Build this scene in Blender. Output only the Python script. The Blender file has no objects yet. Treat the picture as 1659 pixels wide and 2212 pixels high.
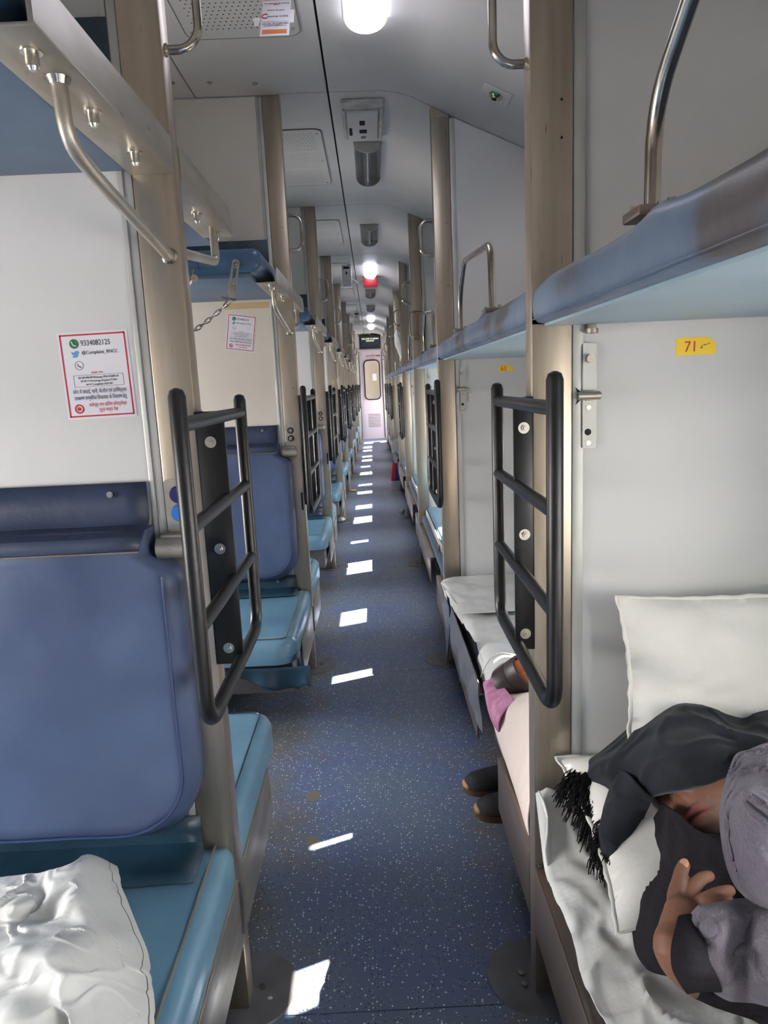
import bpy, bmesh, math, random
from mathutils import Vector, Matrix, noise
rnd = random.Random(7)
S = bpy.context.scene
COL = S.collection

# ------------------------------------------------------------------ camera, world, sun, exposure
P = 1.8154            # distance between two berth partitions along the aisle
XL, XR = -0.3226, 0.2897   # aisle faces of the left and right posts
WL, WR = 0.0708, 0.0734    # post widths
ZC = 2.47             # ceiling over the aisle
XWL, XWR = -2.15, 1.03     # outer walls
YB, YE = -3.63, 15.62      # back and end walls
cd = bpy.data.cameras.new('camera'); cam = bpy.data.objects.new('camera', cd); COL.objects.link(cam)
cd.sensor_fit = 'HORIZONTAL'; cd.sensor_width = 36; cd.lens = 36*1516.82/1659
cd.clip_start = .02; cd.clip_end = 200
F = Vector((0.00861954, 0.9837003, -0.17960906)); R = Vector((0.99888343, -0.01681367, -0.04414978)); U = Vector((0.04645004, 0.17902796, 0.98274686))
cam.matrix_world = Matrix(((R.x, U.x, -F.x, 0), (R.y, U.y, -F.y, -1.2893), (R.z, U.z, -F.z, 1.3), (0, 0, 0, 1)))
S.camera = cam
S.view_settings.view_transform = 'Standard'; S.view_settings.look = 'None'
S.view_settings.gamma = 1; S.view_settings.use_curve_mapping = False
S.view_settings.exposure = 0.88
S.cycles.use_denoising = True
S.cycles.max_bounces = 10; S.cycles.diffuse_bounces = 7; S.cycles.glossy_bounces = 4; S.cycles.transparent_max_bounces = 12
S.cycles.caustics_reflective = False; S.cycles.caustics_refractive = False
S.cycles.sample_clamp_indirect = 6

SKY = 26
w = bpy.data.worlds.new('world'); S.world = w; w.use_nodes = True
nt = w.node_tree; nt.nodes.clear()
out = nt.nodes.new('ShaderNodeOutputWorld'); bg = nt.nodes.new('ShaderNodeBackground')
tc = nt.nodes.new('ShaderNodeTexCoord'); sx = nt.nodes.new('ShaderNodeSeparateXYZ'); ramp = nt.nodes.new('ShaderNodeValToRGB')
mp = nt.nodes.new('ShaderNodeMapRange'); mp.inputs[1].default_value = -1; mp.inputs[2].default_value = 1
nt.links.new(tc.outputs['Generated'], sx.inputs[0]); nt.links.new(sx.outputs[2], mp.inputs[0]); nt.links.new(mp.outputs[0], ramp.inputs[0])
ramp.color_ramp.elements[0].position = .49; ramp.color_ramp.elements[0].color = (.64, .60, .58, 1)
ramp.color_ramp.elements[1].position = 1; ramp.color_ramp.elements[1].color = (.70, .78, .92, 1)
e = ramp.color_ramp.elements.new(.51); e.color = (1, .985, .97, 1)
nt.links.new(ramp.outputs[0], bg.inputs[0]); bg.inputs[1].default_value = SKY; nt.links.new(bg.outputs[0], out.inputs[0])

sd = bpy.data.lights.new('sun', 'SUN'); sun = bpy.data.objects.new('sun', sd); COL.objects.link(sun)
sd.energy = 90; sd.angle = math.radians(.55); sd.color = (1, .93, .80)
sun.rotation_euler = Vector((-1, -.42, -.96)).to_track_quat('-Z', 'Y').to_euler(); sun.location = (20, 8, 20)

# window openings in the side walls: (bay, y0, y1, z0, z1)
WIN_R, WIN_L = [], []
for k in range(-2, 8):
    y = k*P
    WIN_R.append((y+.32, y+.70, .72, 1.27)); WIN_R.append((y+1.03, y+1.52, .72, 1.27))
    WIN_L.append((y+.36, y+1.46, .72, 1.33))
WIN_L.append((14.78, 15.42, .40, 1.9)); WIN_R.append((14.72, 15.42, .72, 1.27))  # end-bay openings added where open doors would light the far door
def portal(x, yc, zc, wy, wz, sgn):
    d = bpy.data.lights.new('window_portal', 'AREA'); d.shape = 'RECTANGLE'; d.size = wy; d.size_y = wz
    o = bpy.data.objects.new('window_portal', d); COL.objects.link(o); o.location = (x, yc, zc)
    o.rotation_euler = Vector((-sgn, 0, 0)).to_track_quat('-Z', 'Z').to_euler(); d.cycles.is_portal = True
for (a, b, c, d_) in WIN_R: portal(XWR+.05, (a+b)/2, (c+d_)/2, b-a, d_-c, 1)
for (a, b, c, d_) in WIN_L: portal(XWL-.05, (a+b)/2, (c+d_)/2, b-a, d_-c, -1)

# ------------------------------------------------------------------ materials
def lin(c):
    return tuple(((v/255)/12.92 if v/255 <= .04045 else ((v/255+.055)/1.055)**2.4) for v in c)+(1,)
class NT:
    def __init__(s, m): s.t = m.node_tree
    def n(s, ty, **k):
        o = s.t.nodes.new(ty)
        for a, b in k.items():
            if a.startswith('i_'):
                o.inputs[a[2:].replace('_', ' ')].default_value = b
            else: setattr(o, a, b)
        return o
    def l(s, a, b): s.t.links.new(a, b)
def mat(name, col, rough=.5, metal=0, spec=.5, col2=None, scale=8, stretch=(1, 1, 1), lo=.4, hi=.65, bump=0, bscale=40, rough2=None, spots=None, detail=4, **kw):
    m = bpy.data.materials.new(name); m.use_nodes = True; t = NT(m); p = m.node_tree.nodes['Principled BSDF']
    p.inputs['Base Color'].default_value = lin(col); p.inputs['Roughness'].default_value = rough
    p.inputs['Metallic'].default_value = metal; p.inputs['Specular IOR Level'].default_value = spec
    for a, b in kw.items(): p.inputs[a.replace('_', ' ')].default_value = b
    tcn = t.n('ShaderNodeTexCoord'); mpn = t.n('ShaderNodeMapping'); mpn.inputs['Scale'].default_value = stretch
    t.l(tcn.outputs['Object'], mpn.inputs[0])
    colsock = None
    if col2:
        nz = t.n('ShaderNodeTexNoise', i_Scale=scale, i_Detail=detail); t.l(mpn.outputs[0], nz.inputs['Vector'])
        mr = t.n('ShaderNodeMapRange'); mr.inputs[1].default_value = lo; mr.inputs[2].default_value = hi; t.l(nz.outputs[0], mr.inputs[0])
        mx = t.n('ShaderNodeMix', data_type='RGBA'); mx.inputs[6].default_value = lin(col); mx.inputs[7].default_value = lin(col2)
        t.l(mr.outputs[0], mx.inputs[0]); t.l(mx.outputs[2], p.inputs['Base Color']); colsock = mx.outputs[2]
        if rough2 is not None:
            m2 = t.n('ShaderNodeMapRange'); m2.inputs[3].default_value = rough; m2.inputs[4].default_value = rough2
            t.l(mr.outputs[0], m2.inputs[0]); t.l(m2.outputs[0], p.inputs['Roughness'])
    if spots:   # (colour, scale, threshold, softness)
        nz = t.n('ShaderNodeTexNoise', i_Scale=spots[1], i_Detail=6.0); t.l(mpn.outputs[0], nz.inputs['Vector'])
        mr = t.n('ShaderNodeMapRange'); mr.inputs[1].default_value = spots[2]; mr.inputs[2].default_value = spots[2]+spots[3]; t.l(nz.outputs[0], mr.inputs[0])
        mx = t.n('ShaderNodeMix', data_type='RGBA'); mx.inputs[7].default_value = lin(spots[0])
        if colsock: t.l(colsock, mx.inputs[6])
        else: mx.inputs[6].default_value = lin(col)
        t.l(mr.outputs[0], mx.inputs[0]); t.l(mx.outputs[2], p.inputs['Base Color'])
    if bump:
        nz = t.n('ShaderNodeTexNoise', i_Scale=bscale, i_Detail=5.0); t.l(mpn.outputs[0], nz.inputs['Vector'])
        b = t.n('ShaderNodeBump', i_Strength=bump, i_Distance=.01); t.l(nz.outputs[0], b.inputs['Height']); t.l(b.outputs[0], p.inputs['Normal'])
    return m
M = {}
M['steel'] = mat('brushed_steel', (188, 176, 160), .32, .88, col2=(168, 156, 138), scale=3, stretch=(9, 9, .5), rough2=.44, spots=((140, 112, 80), 30, .67, .05), bump=.02, bscale=60)
M['steel_rail'] = mat('scuffed_steel', (188, 183, 172), .34, .8, col2=(166, 158, 144), scale=3, stretch=(5, 1.2, 5), rough2=.5, spots=((136, 116, 88), 14, .68, .06), bump=.02)
M['steel_dark'] = mat('bronzed_steel', (150, 134, 124), .33, .85, col2=(168, 150, 134), scale=3, stretch=(2, .6, 2), bump=.02)
M['chrome'] = mat('polished_steel', (200, 196, 188), .2, 1, col2=(170, 160, 145), scale=12)
M['bolt'] = mat('bolt_metal', (205, 200, 190), .25, 1)
M['black'] = mat('black_paint', (12, 12, 13), .36, 0, .45, col2=(24, 25, 27), scale=7, stretch=(6, 6, 1), spots=((110, 108, 104), 90, .76, .03))
M['rubber'] = mat('black_rubber', (22, 22, 24), .6)
M['alu'] = mat('aluminium_trim', (205, 206, 200), .45, .35, col2=(180, 180, 174), scale=3)
M['panel'] = mat('laminate_panel', (215, 214, 211), .38, 0, .4, col2=(207, 206, 203), scale=1.6, spots=((165, 162, 155), 5, .72, .09))
M['panel_cream'] = mat('cream_panel', (214, 207, 194), .38, 0, .4, col2=(205, 198, 186), scale=1.6)
M['ceil'] = mat('ceiling_laminate', (206, 203, 197), .42, 0, .4, col2=(194, 192, 187), scale=2.2)
M['wall'] = mat('wall_laminate', (208, 209, 211), .45, 0, .4)
M['seat'] = mat('teal_vinyl', (112, 150, 170), .3, 0, .5, col2=(96, 134, 156), scale=4, bump=.25, bscale=22)
M['back'] = mat('blue_vinyl', (74, 88, 118), .42, 0, .45, col2=(66, 78, 106), scale=3, bump=.35, bscale=11)
M['flap'] = mat('dark_blue_vinyl', (54, 64, 88), .42, 0, .45, col2=(44, 54, 74), scale=5, bump=.3, bscale=18)
M['flap_teal'] = mat('dark_teal_vinyl', (38, 66, 84), .38, 0, .5, col2=(30, 54, 70), scale=5, bump=.3, bscale=18)
M['upper'] = mat('upper_vinyl', (66, 94, 124), .3, 0, .5, col2=(56, 82, 110), scale=4, bump=.25, bscale=20)
M['under'] = mat('berth_underside', (100, 120, 142), .5, 0, .4, col2=(88, 108, 132), scale=3, bump=.12, bscale=14)
M['side_v'] = mat('faded_blue_vinyl', (104, 120, 140), .42, 0, .45, col2=(88, 104, 126), scale=4, spots=((84, 80, 82), 3.2, .54, .06), bump=.3, bscale=16)
M['side_under'] = mat('side_berth_underside', (158, 180, 190), .5, 0, .4, col2=(146, 168, 180), scale=3)
M['greyv'] = mat('slate_vinyl', (74, 84, 100), .4, 0, .45, bump=.25)
M['pipe'] = mat('piping', (46, 62, 100), .4)
M['thread'] = mat('stitching', (120, 112, 96), .6)
M['white'] = mat('white_plastic', (226, 226, 224), .35)
M['offwhite'] = mat('off_white_plastic', (200, 198, 190), .4, col2=(170, 166, 158), scale=20)
M['red'] = mat('red_plastic', (186, 34, 40), .35)
M['dark'] = mat('dark_void', (18, 18, 20), .8)
M['sheet'] = mat('white_bed_sheet', (214, 213, 208), .85, 0, .2, col2=(200, 198, 192), scale=5, bump=.25, bscale=30)
M['sheet_cream'] = mat('cream_pillow_cotton', (224, 220, 212), .85, 0, .2, col2=(212, 207, 198), scale=6, bump=.25, bscale=30)
M['pink'] = mat('pale_pink_cotton', (220, 204, 194), .85, 0, .2, bump=.2)
M['pinkcloth'] = mat('pink_cloth', (196, 140, 166), .8, 0, .2, col2=(170, 110, 140), scale=30)
M['poly'] = mat('grey_blanket', (96, 98, 104), .6, 0, .4, bump=.3)
M['scarf'] = mat('charcoal_wool', (30, 32, 36), .9, 0, .12, col2=(44, 47, 54), scale=7, Sheen_Weight=.12, Sheen_Roughness=.4, spots=((100, 105, 115), 260, .72, .03), bump=.2, bscale=600)
M['fringe'] = mat('black_yarn', (20, 19, 20), .85, 0, .15)
M['blackcloth'] = mat('black_fleece', (38, 35, 39), .9, 0, .12, bump=.4, bscale=160)
M['shawl'] = mat('grey_lavender_shawl', (118, 110, 120), .85, 0, .2, Sheen_Weight=.15, col2=(98, 90, 102), scale=9, bump=.5, bscale=200)
M['skin'] = mat('skin', (134, 94, 74), .55, 0, .35, col2=(118, 80, 62), scale=12, bump=.15, bscale=90)
M['lip'] = mat('lips', (120, 68, 60), .45)
M['stubble'] = mat('stubbled_skin', (108, 82, 72), .6, 0, .3, col2=(122, 90, 74), scale=110, lo=.4, hi=.65)
M['nail'] = mat('nail', (190, 140, 112), .3)
M['hair'] = mat('greying_hair', (62, 54, 48), .7, col2=(110, 102, 94), scale=60)
M['shoe'] = mat('shoe_mesh', (30, 26, 28), .6, bump=.5, bscale=180)
M['sole'] = mat('shoe_sole', (92, 60, 40), .5)
M['toe'] = mat('toe_cap', (176, 130, 84), .45)
M['brown'] = mat('dark_brown_leather', (58, 44, 42), .45)
M['orange'] = mat('orange_brown_surface', (190, 112, 60), .45, col2=(160, 86, 46), scale=30)
M['paperwhite'] = mat('sticker_paper', (224, 222, 226), .35)
M['redink'] = mat('red_ink', (186, 36, 48), .5)
M['blackink'] = mat('black_ink', (24, 24, 30), .5)
M['navyink'] = mat('navy_ink', (50, 48, 88), .5)
M['greenink'] = mat('green_ink', (44, 110, 66), .5)
M['blueink'] = mat('blue_ink', (84, 146, 200), .5)
M['yellow'] = mat('yellow_sticker', (246, 206, 30), .35)
M['orangeink'] = mat('orange_ink', (216, 122, 60), .5)
M['door'] = mat('door_laminate', (214, 198, 206), .45)
M['grey'] = mat('grey_paint', (110, 108, 106), .5)
M['disc'] = mat('worn_floor_disc', (112, 112, 116), .4, col2=(96, 94, 92), scale=12)
M['blue_flare_pad'] = mat('blue_flare_pad', (36, 110, 190), .4)  # lens flare colour painted into the lower pad
M['navy_flare_pad'] = mat('navy_flare_pad', (26, 36, 96), .4)  # darker flare colour painted into the upper pad
M['tape'] = mat('kraft_tape', (200, 176, 128), .5)
M['trouser'] = mat('grey_trousers', (112, 112, 110), .85)
M['bagred'] = mat('red_bag', (210, 40, 60), .6)
M['bagblue'] = mat('blue_bag', (60, 70, 120), .6)
M['foil'] = mat('foil', (200, 205, 200), .35, .6, bump=.8, bscale=60)
def emis(name, col, st):
    m = bpy.data.materials.new(name); m.use_nodes = True; p = m.node_tree.nodes['Principled BSDF']
    p.inputs['Base Color'].default_value = lin(col); p.inputs['Emission Color'].default_value = lin(col); p.inputs['Emission Strength'].default_value = st; return m
M['lit'] = emis('lit_diffuser', (232, 232, 250), 5.5)
M['screen_text'] = emis('screen_text', (214, 224, 180), 1.2)
M['screen'] = mat('display_screen', (38, 44, 58), .25)
def glassmat(name, tint, rough=.03, gl=.1):
    m = bpy.data.materials.new(name); m.use_nodes = True; t = NT(m); m.node_tree.nodes.clear()
    o = t.n('ShaderNodeOutputMaterial'); tr = t.n('ShaderNodeBsdfTransparent'); g = t.n('ShaderNodeBsdfGlossy'); mx = t.n('ShaderNodeMixShader')
    tr.inputs[0].default_value = lin(tint); g.inputs['Roughness'].default_value = rough; mx.inputs[0].default_value = gl
    t.l(tr.outputs[0], mx.inputs[1]); t.l(g.outputs[0], mx.inputs[2]); t.l(mx.outputs[0], o.inputs[0]); return m
M['glass'] = glassmat('window_glass', (244, 243, 242))
M['clear'] = glassmat('clear_lamp_cover', (196, 200, 200), .12, .22)
def floormat():
    m = bpy.data.materials.new('speckled_vinyl_floor'); m.use_nodes = True; t = NT(m); p = m.node_tree.nodes['Principled BSDF']
    tcn = t.n('ShaderNodeTexCoord')
    base = t.n('ShaderNodeTexNoise', i_Scale=2.2, i_Detail=5.0); t.l(tcn.outputs['Object'], base.inputs['Vector'])
    mr = t.n('ShaderNodeMapRange'); mr.inputs[1].default_value = .38; mr.inputs[2].default_value = .66; t.l(base.outputs[0], mr.inputs[0])
    mx = t.n('ShaderNodeMix', data_type='RGBA'); mx.inputs[6].default_value = lin((98, 112, 148)); mx.inputs[7].default_value = lin((108, 122, 140)); t.l(mr.outputs[0], mx.inputs[0])
    dirt = t.n('ShaderNodeTexNoise', i_Scale=5.5, i_Detail=8.0); t.l(tcn.outputs['Object'], dirt.inputs['Vector'])
    sp = t.n('ShaderNodeSeparateXYZ'); t.l(tcn.outputs['Object'], sp.inputs[0])
    ax = t.n('ShaderNodeMath', operation='ABSOLUTE'); t.l(sp.outputs[0], ax.inputs[0])
    ed = t.n('ShaderNodeMapRange'); ed.inputs[1].default_value = .14; ed.inputs[2].default_value = .36; ed.inputs[3].default_value = 0; ed.inputs[4].default_value = .3; t.l(ax.outputs[0], ed.inputs[0])
    ad = t.n('ShaderNodeMath', operation='ADD'); t.l(dirt.outputs[0], ad.inputs[0]); t.l(ed.outputs[0], ad.inputs[1])
    dm = t.n('ShaderNodeMapRange'); dm.inputs[1].default_value = .60; dm.inputs[2].default_value = .9; dm.inputs[4].default_value = .75; t.l(ad.outputs[0], dm.inputs[0])
    m2 = t.n('ShaderNodeMix', data_type='RGBA'); m2.inputs[7].default_value = lin((112, 106, 92)); t.l(mx.outputs[2], m2.inputs[6]); t.l(dm.outputs[0], m2.inputs[0])
    prev = m2.outputs[2]
    for sc, th, c in ((120, .27, (226, 228, 232)), (165, .23, (206, 172, 146)), (150, .24, (22, 30, 58))):
        v = t.n('ShaderNodeTexVoronoi', i_Scale=float(sc)); t.l(tcn.outputs['Object'], v.inputs['Vector'])
        hs = t.n('ShaderNodeSeparateColor'); t.l(v.outputs['Color'], hs.inputs[0])
        keep = t.n('ShaderNodeMath', operation='GREATER_THAN'); keep.inputs[1].default_value = .72; t.l(hs.outputs[0], keep.inputs[0])
        ls = t.n('ShaderNodeMath', operation='LESS_THAN'); ls.inputs[1].default_value = th; t.l(v.outputs['Distance'], ls.inputs[0])
        mu = t.n('ShaderNodeMath', operation='MULTIPLY'); t.l(keep.outputs[0], mu.inputs[0]); t.l(ls.outputs[0], mu.inputs[1])
        m3 = t.n('ShaderNodeMix', data_type='RGBA'); m3.inputs[7].default_value = lin(c); t.l(prev, m3.inputs[6]); t.l(mu.outputs[0], m3.inputs[0]); prev = m3.outputs[2]
    t.l(prev, p.inputs['Base Color']); p.inputs['Roughness'].default_value = .42; p.inputs['Specular IOR Level'].default_value = .45
    return m
M['floor'] = floormat()

# ------------------------------------------------------------------ geometry helpers
def V(*a): return Vector(a)
class MB:
    def __init__(s): s.bm = bmesh.new(); s.fm = 0
    def box(s, x0, x1, y0, y1, z0, z1, r=0, seg=2, mi=0, only=None):
        g = bmesh.new(); bmesh.ops.create_cube(g, size=1)
        for v in g.verts: v.co = Vector(((x0+x1)/2+v.co.x*(x1-x0), (y0+y1)/2+v.co.y*(y1-y0), (z0+z1)/2+v.co.z*(z1-z0)))
        if r:
            r = min(r, abs(x1-x0)*.49, abs(y1-y0)*.49, abs(z1-z0)*.49)
            bmesh.ops.bevel(g, geom=g.edges[:], offset=r, segments=seg, affect='EDGES', profile=.5)
        s.merge(g, mi); return s
    def merge(s, g, mi=0, mtx=None):
        vm = {}
        for v in g.verts: vm[v] = s.bm.verts.new(mtx @ v.co if mtx else v.co)
        for f in g.faces:
            try:
                nf = s.bm.faces.new([vm[v] for v in f.verts]); nf.material_index = mi
            except ValueError: pass
        g.free()
    def cyl(s, a, b, r, r2=None, seg=16, mi=0, cap=True):
        a, b = Vector(a), Vector(b); r2 = r if r2 is None else r2; d = (b-a).normalized()
        u = d.orthogonal().normalized(); v = d.cross(u)
        A = [s.bm.verts.new(a+(u*math.cos(t)+v*math.sin(t))*r) for t in [2*math.pi*i/seg for i in range(seg)]]
        B = [s.bm.verts.new(b+(u*math.cos(t)+v*math.sin(t))*r2) for t in [2*math.pi*i/seg for i in range(seg)]]
        for i in range(seg):
            f = s.bm.faces.new((A[i], A[(i+1) % seg], B[(i+1) % seg], B[i])); f.material_index = mi
        if cap:
            s.bm.faces.new(A[::-1]).material_index = mi; s.bm.faces.new(B).material_index = mi
        return s
    def tube(s, pts, r, seg=12, mi=0, fillet=0, rs=None, round_end=False):
        pts = [Vector(p) for p in pts]
        if fillet: pts = fil(pts, fillet)
        n = len(pts); rr = rs or [r]*n
        if round_end:
            d0 = (pts[0]-pts[1]).normalized(); d1 = (pts[-1]-pts[-2]).normalized()
            pts = [pts[0]+d0*r*.95, pts[0]+d0*r*.7]+pts+[pts[-1]+d1*r*.7, pts[-1]+d1*r*.95]; rr = [r*.25, r*.75]+rr+[r*.75, r*.25]; n += 4
        rings = []; prev = None
        for i, p in enumerate(pts):
            d = (pts[min(i+1, n-1)]-pts[max(i-1, 0)]).normalized()
            if prev is None: u = d.orthogonal().normalized()
            else:
                u = prev-d*prev.dot(d)
                u = u.normalized() if u.length > 1e-6 else d.orthogonal().normalized()
            prev = u; v = d.cross(u)
            rings.append([s.bm.verts.new(p+(u*math.cos(t)+v*math.sin(t))*rr[i]) for t in [2*math.pi*j/seg for j in range(seg)]])
        for a, b in zip(rings, rings[1:]):
            for j in range(seg): s.bm.faces.new((a[j], a[(j+1) % seg], b[(j+1) % seg], b[j])).material_index = mi
        s.bm.faces.new(rings[0][::-1]).material_index = mi; s.bm.faces.new(rings[-1]).material_index = mi
        return s
    def grid(s, rows, mi=0, closed=False):
        vs = [[s.bm.verts.new(p) for p in r] for r in rows]
        for a, b in zip(vs, vs[1:]):
            for j in range(len(a)-(0 if closed else 1)):
                k = (j+1) % len(a); s.bm.faces.new((a[j], a[k], b[k], b[j])).material_index = mi
        return s
    def prism(s, poly, ax, t0, t1, mi=0):
        def P3(p, t): return {'x': (t, p[0], p[1]), 'y': (p[0], t, p[1]), 'z': (p[0], p[1], t)}[ax]
        A = [s.bm.verts.new(P3(p, t0)) for p in poly]; B = [s.bm.verts.new(P3(p, t1)) for p in poly]
        n = len(poly)
        s.bm.faces.new(A).material_index = mi; s.bm.faces.new(B[::-1]).material_index = mi
        for i in range(n): s.bm.faces.new((A[i], B[i], B[(i+1) % n], A[(i+1) % n])).material_index = mi
        return s
    def build(s, name, m, parent=None, smooth=True, mods=None, thick=0, fix=True, angle=38):
        if fix: bmesh.ops.recalc_face_normals(s.bm, faces=s.bm.faces[:])
        me = bpy.data.meshes.new(name); s.bm.to_mesh(me); s.bm.free()
        for mm in (m if isinstance(m, (list, tuple)) else [m]): me.materials.append(mm)
        if smooth:
            me.shade_smooth(); me.set_sharp_from_angle(angle=math.radians(angle))
        o = bpy.data.objects.new(name, me); COL.objects.link(o)
        if parent: o.parent = parent
        if thick:
            md = o.modifiers.new('solid', 'SOLIDIFY'); md.thickness = thick; md.offset = -1
        return o
def fil(pts, r, n=6):
    out = [pts[0]]
    for a, b, c in zip(pts, pts[1:], pts[2:]):
        d1, d2 = (a-b), (c-b); rr = min(r, d1.length*.48, d2.length*.48)
        p, q = b+d1.normalized()*rr, b+d2.normalized()*rr
        for i in range(n+1):
            t = i/n; out.append(p*(1-t)**2+b*2*t*(1-t)+q*t*t)
    out.append(pts[-1]); return out
def tag(o, label=None, cat=None, group=None, kind=None):
    if label: o['label'] = label
    if cat: o['category'] = cat
    if group: o['group'] = group
    if kind: o['kind'] = kind
    return o
def empty(name, loc=(0, 0, 0), **k):
    o = bpy.data.objects.new(name, None); COL.objects.link(o); o.location = loc; o.empty_display_size = .05
    return tag(o, **k)
def copy_tree(o, parent=None):
    c = o.copy(); COL.objects.link(c)
    if parent: c.parent = parent
    for ch in list(o.children): copy_tree(ch, c)
    return c
ORD = ['nearest', 'second', 'third', 'fourth', 'fifth', 'sixth', 'seventh', 'eighth', 'ninth']
def spread(proto, label, ks, group=None, skip=()):
    """proto stands at partition 0; copy it to the partitions ks; label(k) gives each its own label"""
    first = True; res = {}
    for k in ks:
        o = proto if k == 0 else copy_tree(proto)
        o.location.y = k*P
        o['label'] = label(k)
        if group: o['group'] = group
        res[k] = o
    return res
def rpoly(x0, x1, z0, z1, r, n=5, which=(1, 1, 1, 1)):
    out = []
    for i, (cx, cz, a0) in enumerate(((x1-r, z1-r, 0), (x0+r, z1-r, 90), (x0+r, z0+r, 180), (x1-r, z0+r, 270))):
        if which[i]:
            for j in range(n+1):
                a = math.radians(a0+90*j/n); out.append((cx+r*math.cos(a), cz+r*math.sin(a)))
        else: out.append(((x1, z1), (x0, z1), (x0, z0), (x1, z0))[i])
    return out
def circ(cx, cz, r, n=14): return [(cx+r*math.cos(2*math.pi*i/n), cz+r*math.sin(2*math.pi*i/n)) for i in range(n)]
def txt(name, body, size, m, loc, rot, parent, align='LEFT', ext=.0002, sx=1.0):
    c = bpy.data.curves.new(name, 'FONT'); c.body = body; c.size = size; c.align_x = align; c.extrude = ext; c.resolution_u = 3
    c.materials.append(m); o = bpy.data.objects.new(name, c); me_ = bpy.data.meshes.new_from_object(o); bpy.data.objects.remove(o); me_.materials.clear(); me_.materials.append(m); o = bpy.data.objects.new(name, me_); COL.objects.link(o); o.location = loc; o.rotation_euler = rot; o.scale = (sx, 1, 1)
    if parent: o.parent = parent
    return o

# ------------------------------------------------------------------ the setting
st = dict(kind='structure')
fl = tag(bpy.data.objects.new('floor', None), kind='structure', label='speckled blue vinyl floor of the aisle', cat='floor'); COL.objects.link(fl)
ys = [YB, -1.815, -.02, 1.755, 2.985, 3.60, 5.40, 7.26, 9.08, 10.9, 12.7, 14.5, YE]
for a, b in zip(ys, ys[1:]):
    MB().box(XWL, XWR, a+.0012, b-.0012, -.02, 0).build('floor_sheet', M['floor'], fl, smooth=False)
MB().box(XWL, XWR, YB, YE, -.06, -.021).build('floor_base', M['dark'], fl, smooth=False)
# ceiling: cross profile in x, z, then three strips per bay with open seams between
PROF = [(XWL, 2.10), (-1.9, 2.30), (-1.5, 2.43), (-1.0, 2.47), (-.66, ZC), (-.124, ZC), (.09, ZC-.002), (.16, ZC-.012), (.22, ZC-.032), (.285, 2.405), (.45, 2.33), (.70, 2.218), (XWR, 2.075)]
def pz(x):
    for (a, za), (b, zb) in zip(PROF, PROF[1:]):
        if a <= x <= b: return za+(zb-za)*(x-a)/(b-a)
ce = tag(bpy.data.objects.new('ceiling', None), kind='structure', label='curved grey laminate ceiling', cat='ceiling'); COL.objects.link(ce)
def strip(x0, x1, y0, y1, name):
    xs = [x0]+[p[0] for p in PROF if x0+.01 < p[0] < x1-.01]+[x1]
    if x1 > .2: xs = sorted(set(xs+[.125, .19, .25, .32]))
    m = MB(); poly = [(x, pz(x)) for x in xs]+[(x, pz(x)+.02) for x in reversed(xs)]
    m.prism(poly, 'y', y0, y1); m.build(name, M['ceil'], ce, angle=30)
for k in range(-2, 9):
    y0, y1 = max(YB, k*P)+.003, min(YE, (k+1)*P)-.003
    strip(XWL, -.663, y0, y1, 'ceiling_panel'); strip(-.657, -.128, y0, y1, 'ceiling_panel'); strip(-.120, XWR, y0, y1, 'ceiling_panel')
m = MB(); m.prism([(x, z+.022) for x, z in PROF]+[(x, z+.04) for x, z in reversed(PROF)], 'y', YB, YE); m.build('ceiling_backing', M['dark'], ce)
for (x, y, z) in ((-.711, 1.665, ZC), (-.572, 1.679, ZC), (-.40, 1.70, ZC)):
    m = MB(); m.cyl((x, y, z-.004), (x, y, z), .011, seg=12); m.cyl((x, y, z-.007), (x, y, z-.004), .005, seg=6); m.build('ceiling_screw', M['bolt'], ce)
def side_wall(name, x, sgn, wins, label):
    o = tag(bpy.data.objects.new(name, None), kind='structure', label=label, cat='wall'); COL.objects.link(o)
    xa, xb = (x, x+.06) if sgn > 0 else (x-.06, x)
    z0 = min(w_[2] for w_ in wins); z1 = max(w_[3] for w_ in wins)
    MB().box(xa, xb, YB, YE, -.05, z0).build('lower_wall_panel', M['wall'], o, smooth=False)
    MB().box(xa, xb, YB, YE, z1, 2.55).build('upper_wall_panel', M['wall'], o, smooth=False)
    e = YB
    for (a, b, c, d) in sorted(wins)+[(YE, YE, 0, 0)]:
        if a > e+.001: MB().box(xa, xb, e, a, z0, z1).build('window_pier', M['wall'], o, smooth=False)
        if c > z0+.01: MB().box(xa, xb, a, b, z0, c).build('window_apron', M['wall'], o, smooth=False)
        if d and d < z1-.01: MB().box(xa, xb, a, b, d, z1).build('window_head', M['wall'], o, smooth=False)
        e = b
    return o
side_wall('wall_right', XWR, 1, WIN_R, 'pale laminate side wall behind the side berths')
side_wall('wall_left', XWL, -1, WIN_L, 'pale laminate side wall at the far end of the main berths')
n = 0
for wins, x, sgn in ((WIN_R, XWR, 1), (WIN_L, XWL, -1)):
    for (a, b, c, d) in wins:
        n += 1
        root = tag(bpy.data.objects.new('window_%d' % n, None), kind='structure', label='sealed coach window', cat='window'); COL.objects.link(root)
        xa = x+.02*sgn
        m = MB()
        for bx in ((a, b, c, c+.015), (a, b, d-.015, d), (a, a+.015, c, d), (b-.015, b, c, d)):
            m.box(min(x-.004*sgn, xa), max(x-.004*sgn, xa), bx[0], bx[1], bx[2], bx[3])
        m.build('window_frame', M['alu'], root, smooth=False)
        MB().box(min(xa, xa+.006*sgn), max(xa, xa+.006*sgn), a, b, c, d).build('window_pane', M['glass'], root, smooth=False)
bk = MB().box(XWL, XWR, YB-.06, YB, -.05, 2.55).build('wall_back', M['grey'], smooth=False); tag(bk, kind='structure', label='unseen grey closing wall behind the viewer', cat='wall')  # unseen closing wall, grey so the steel posts reflect a darker coach

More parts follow.
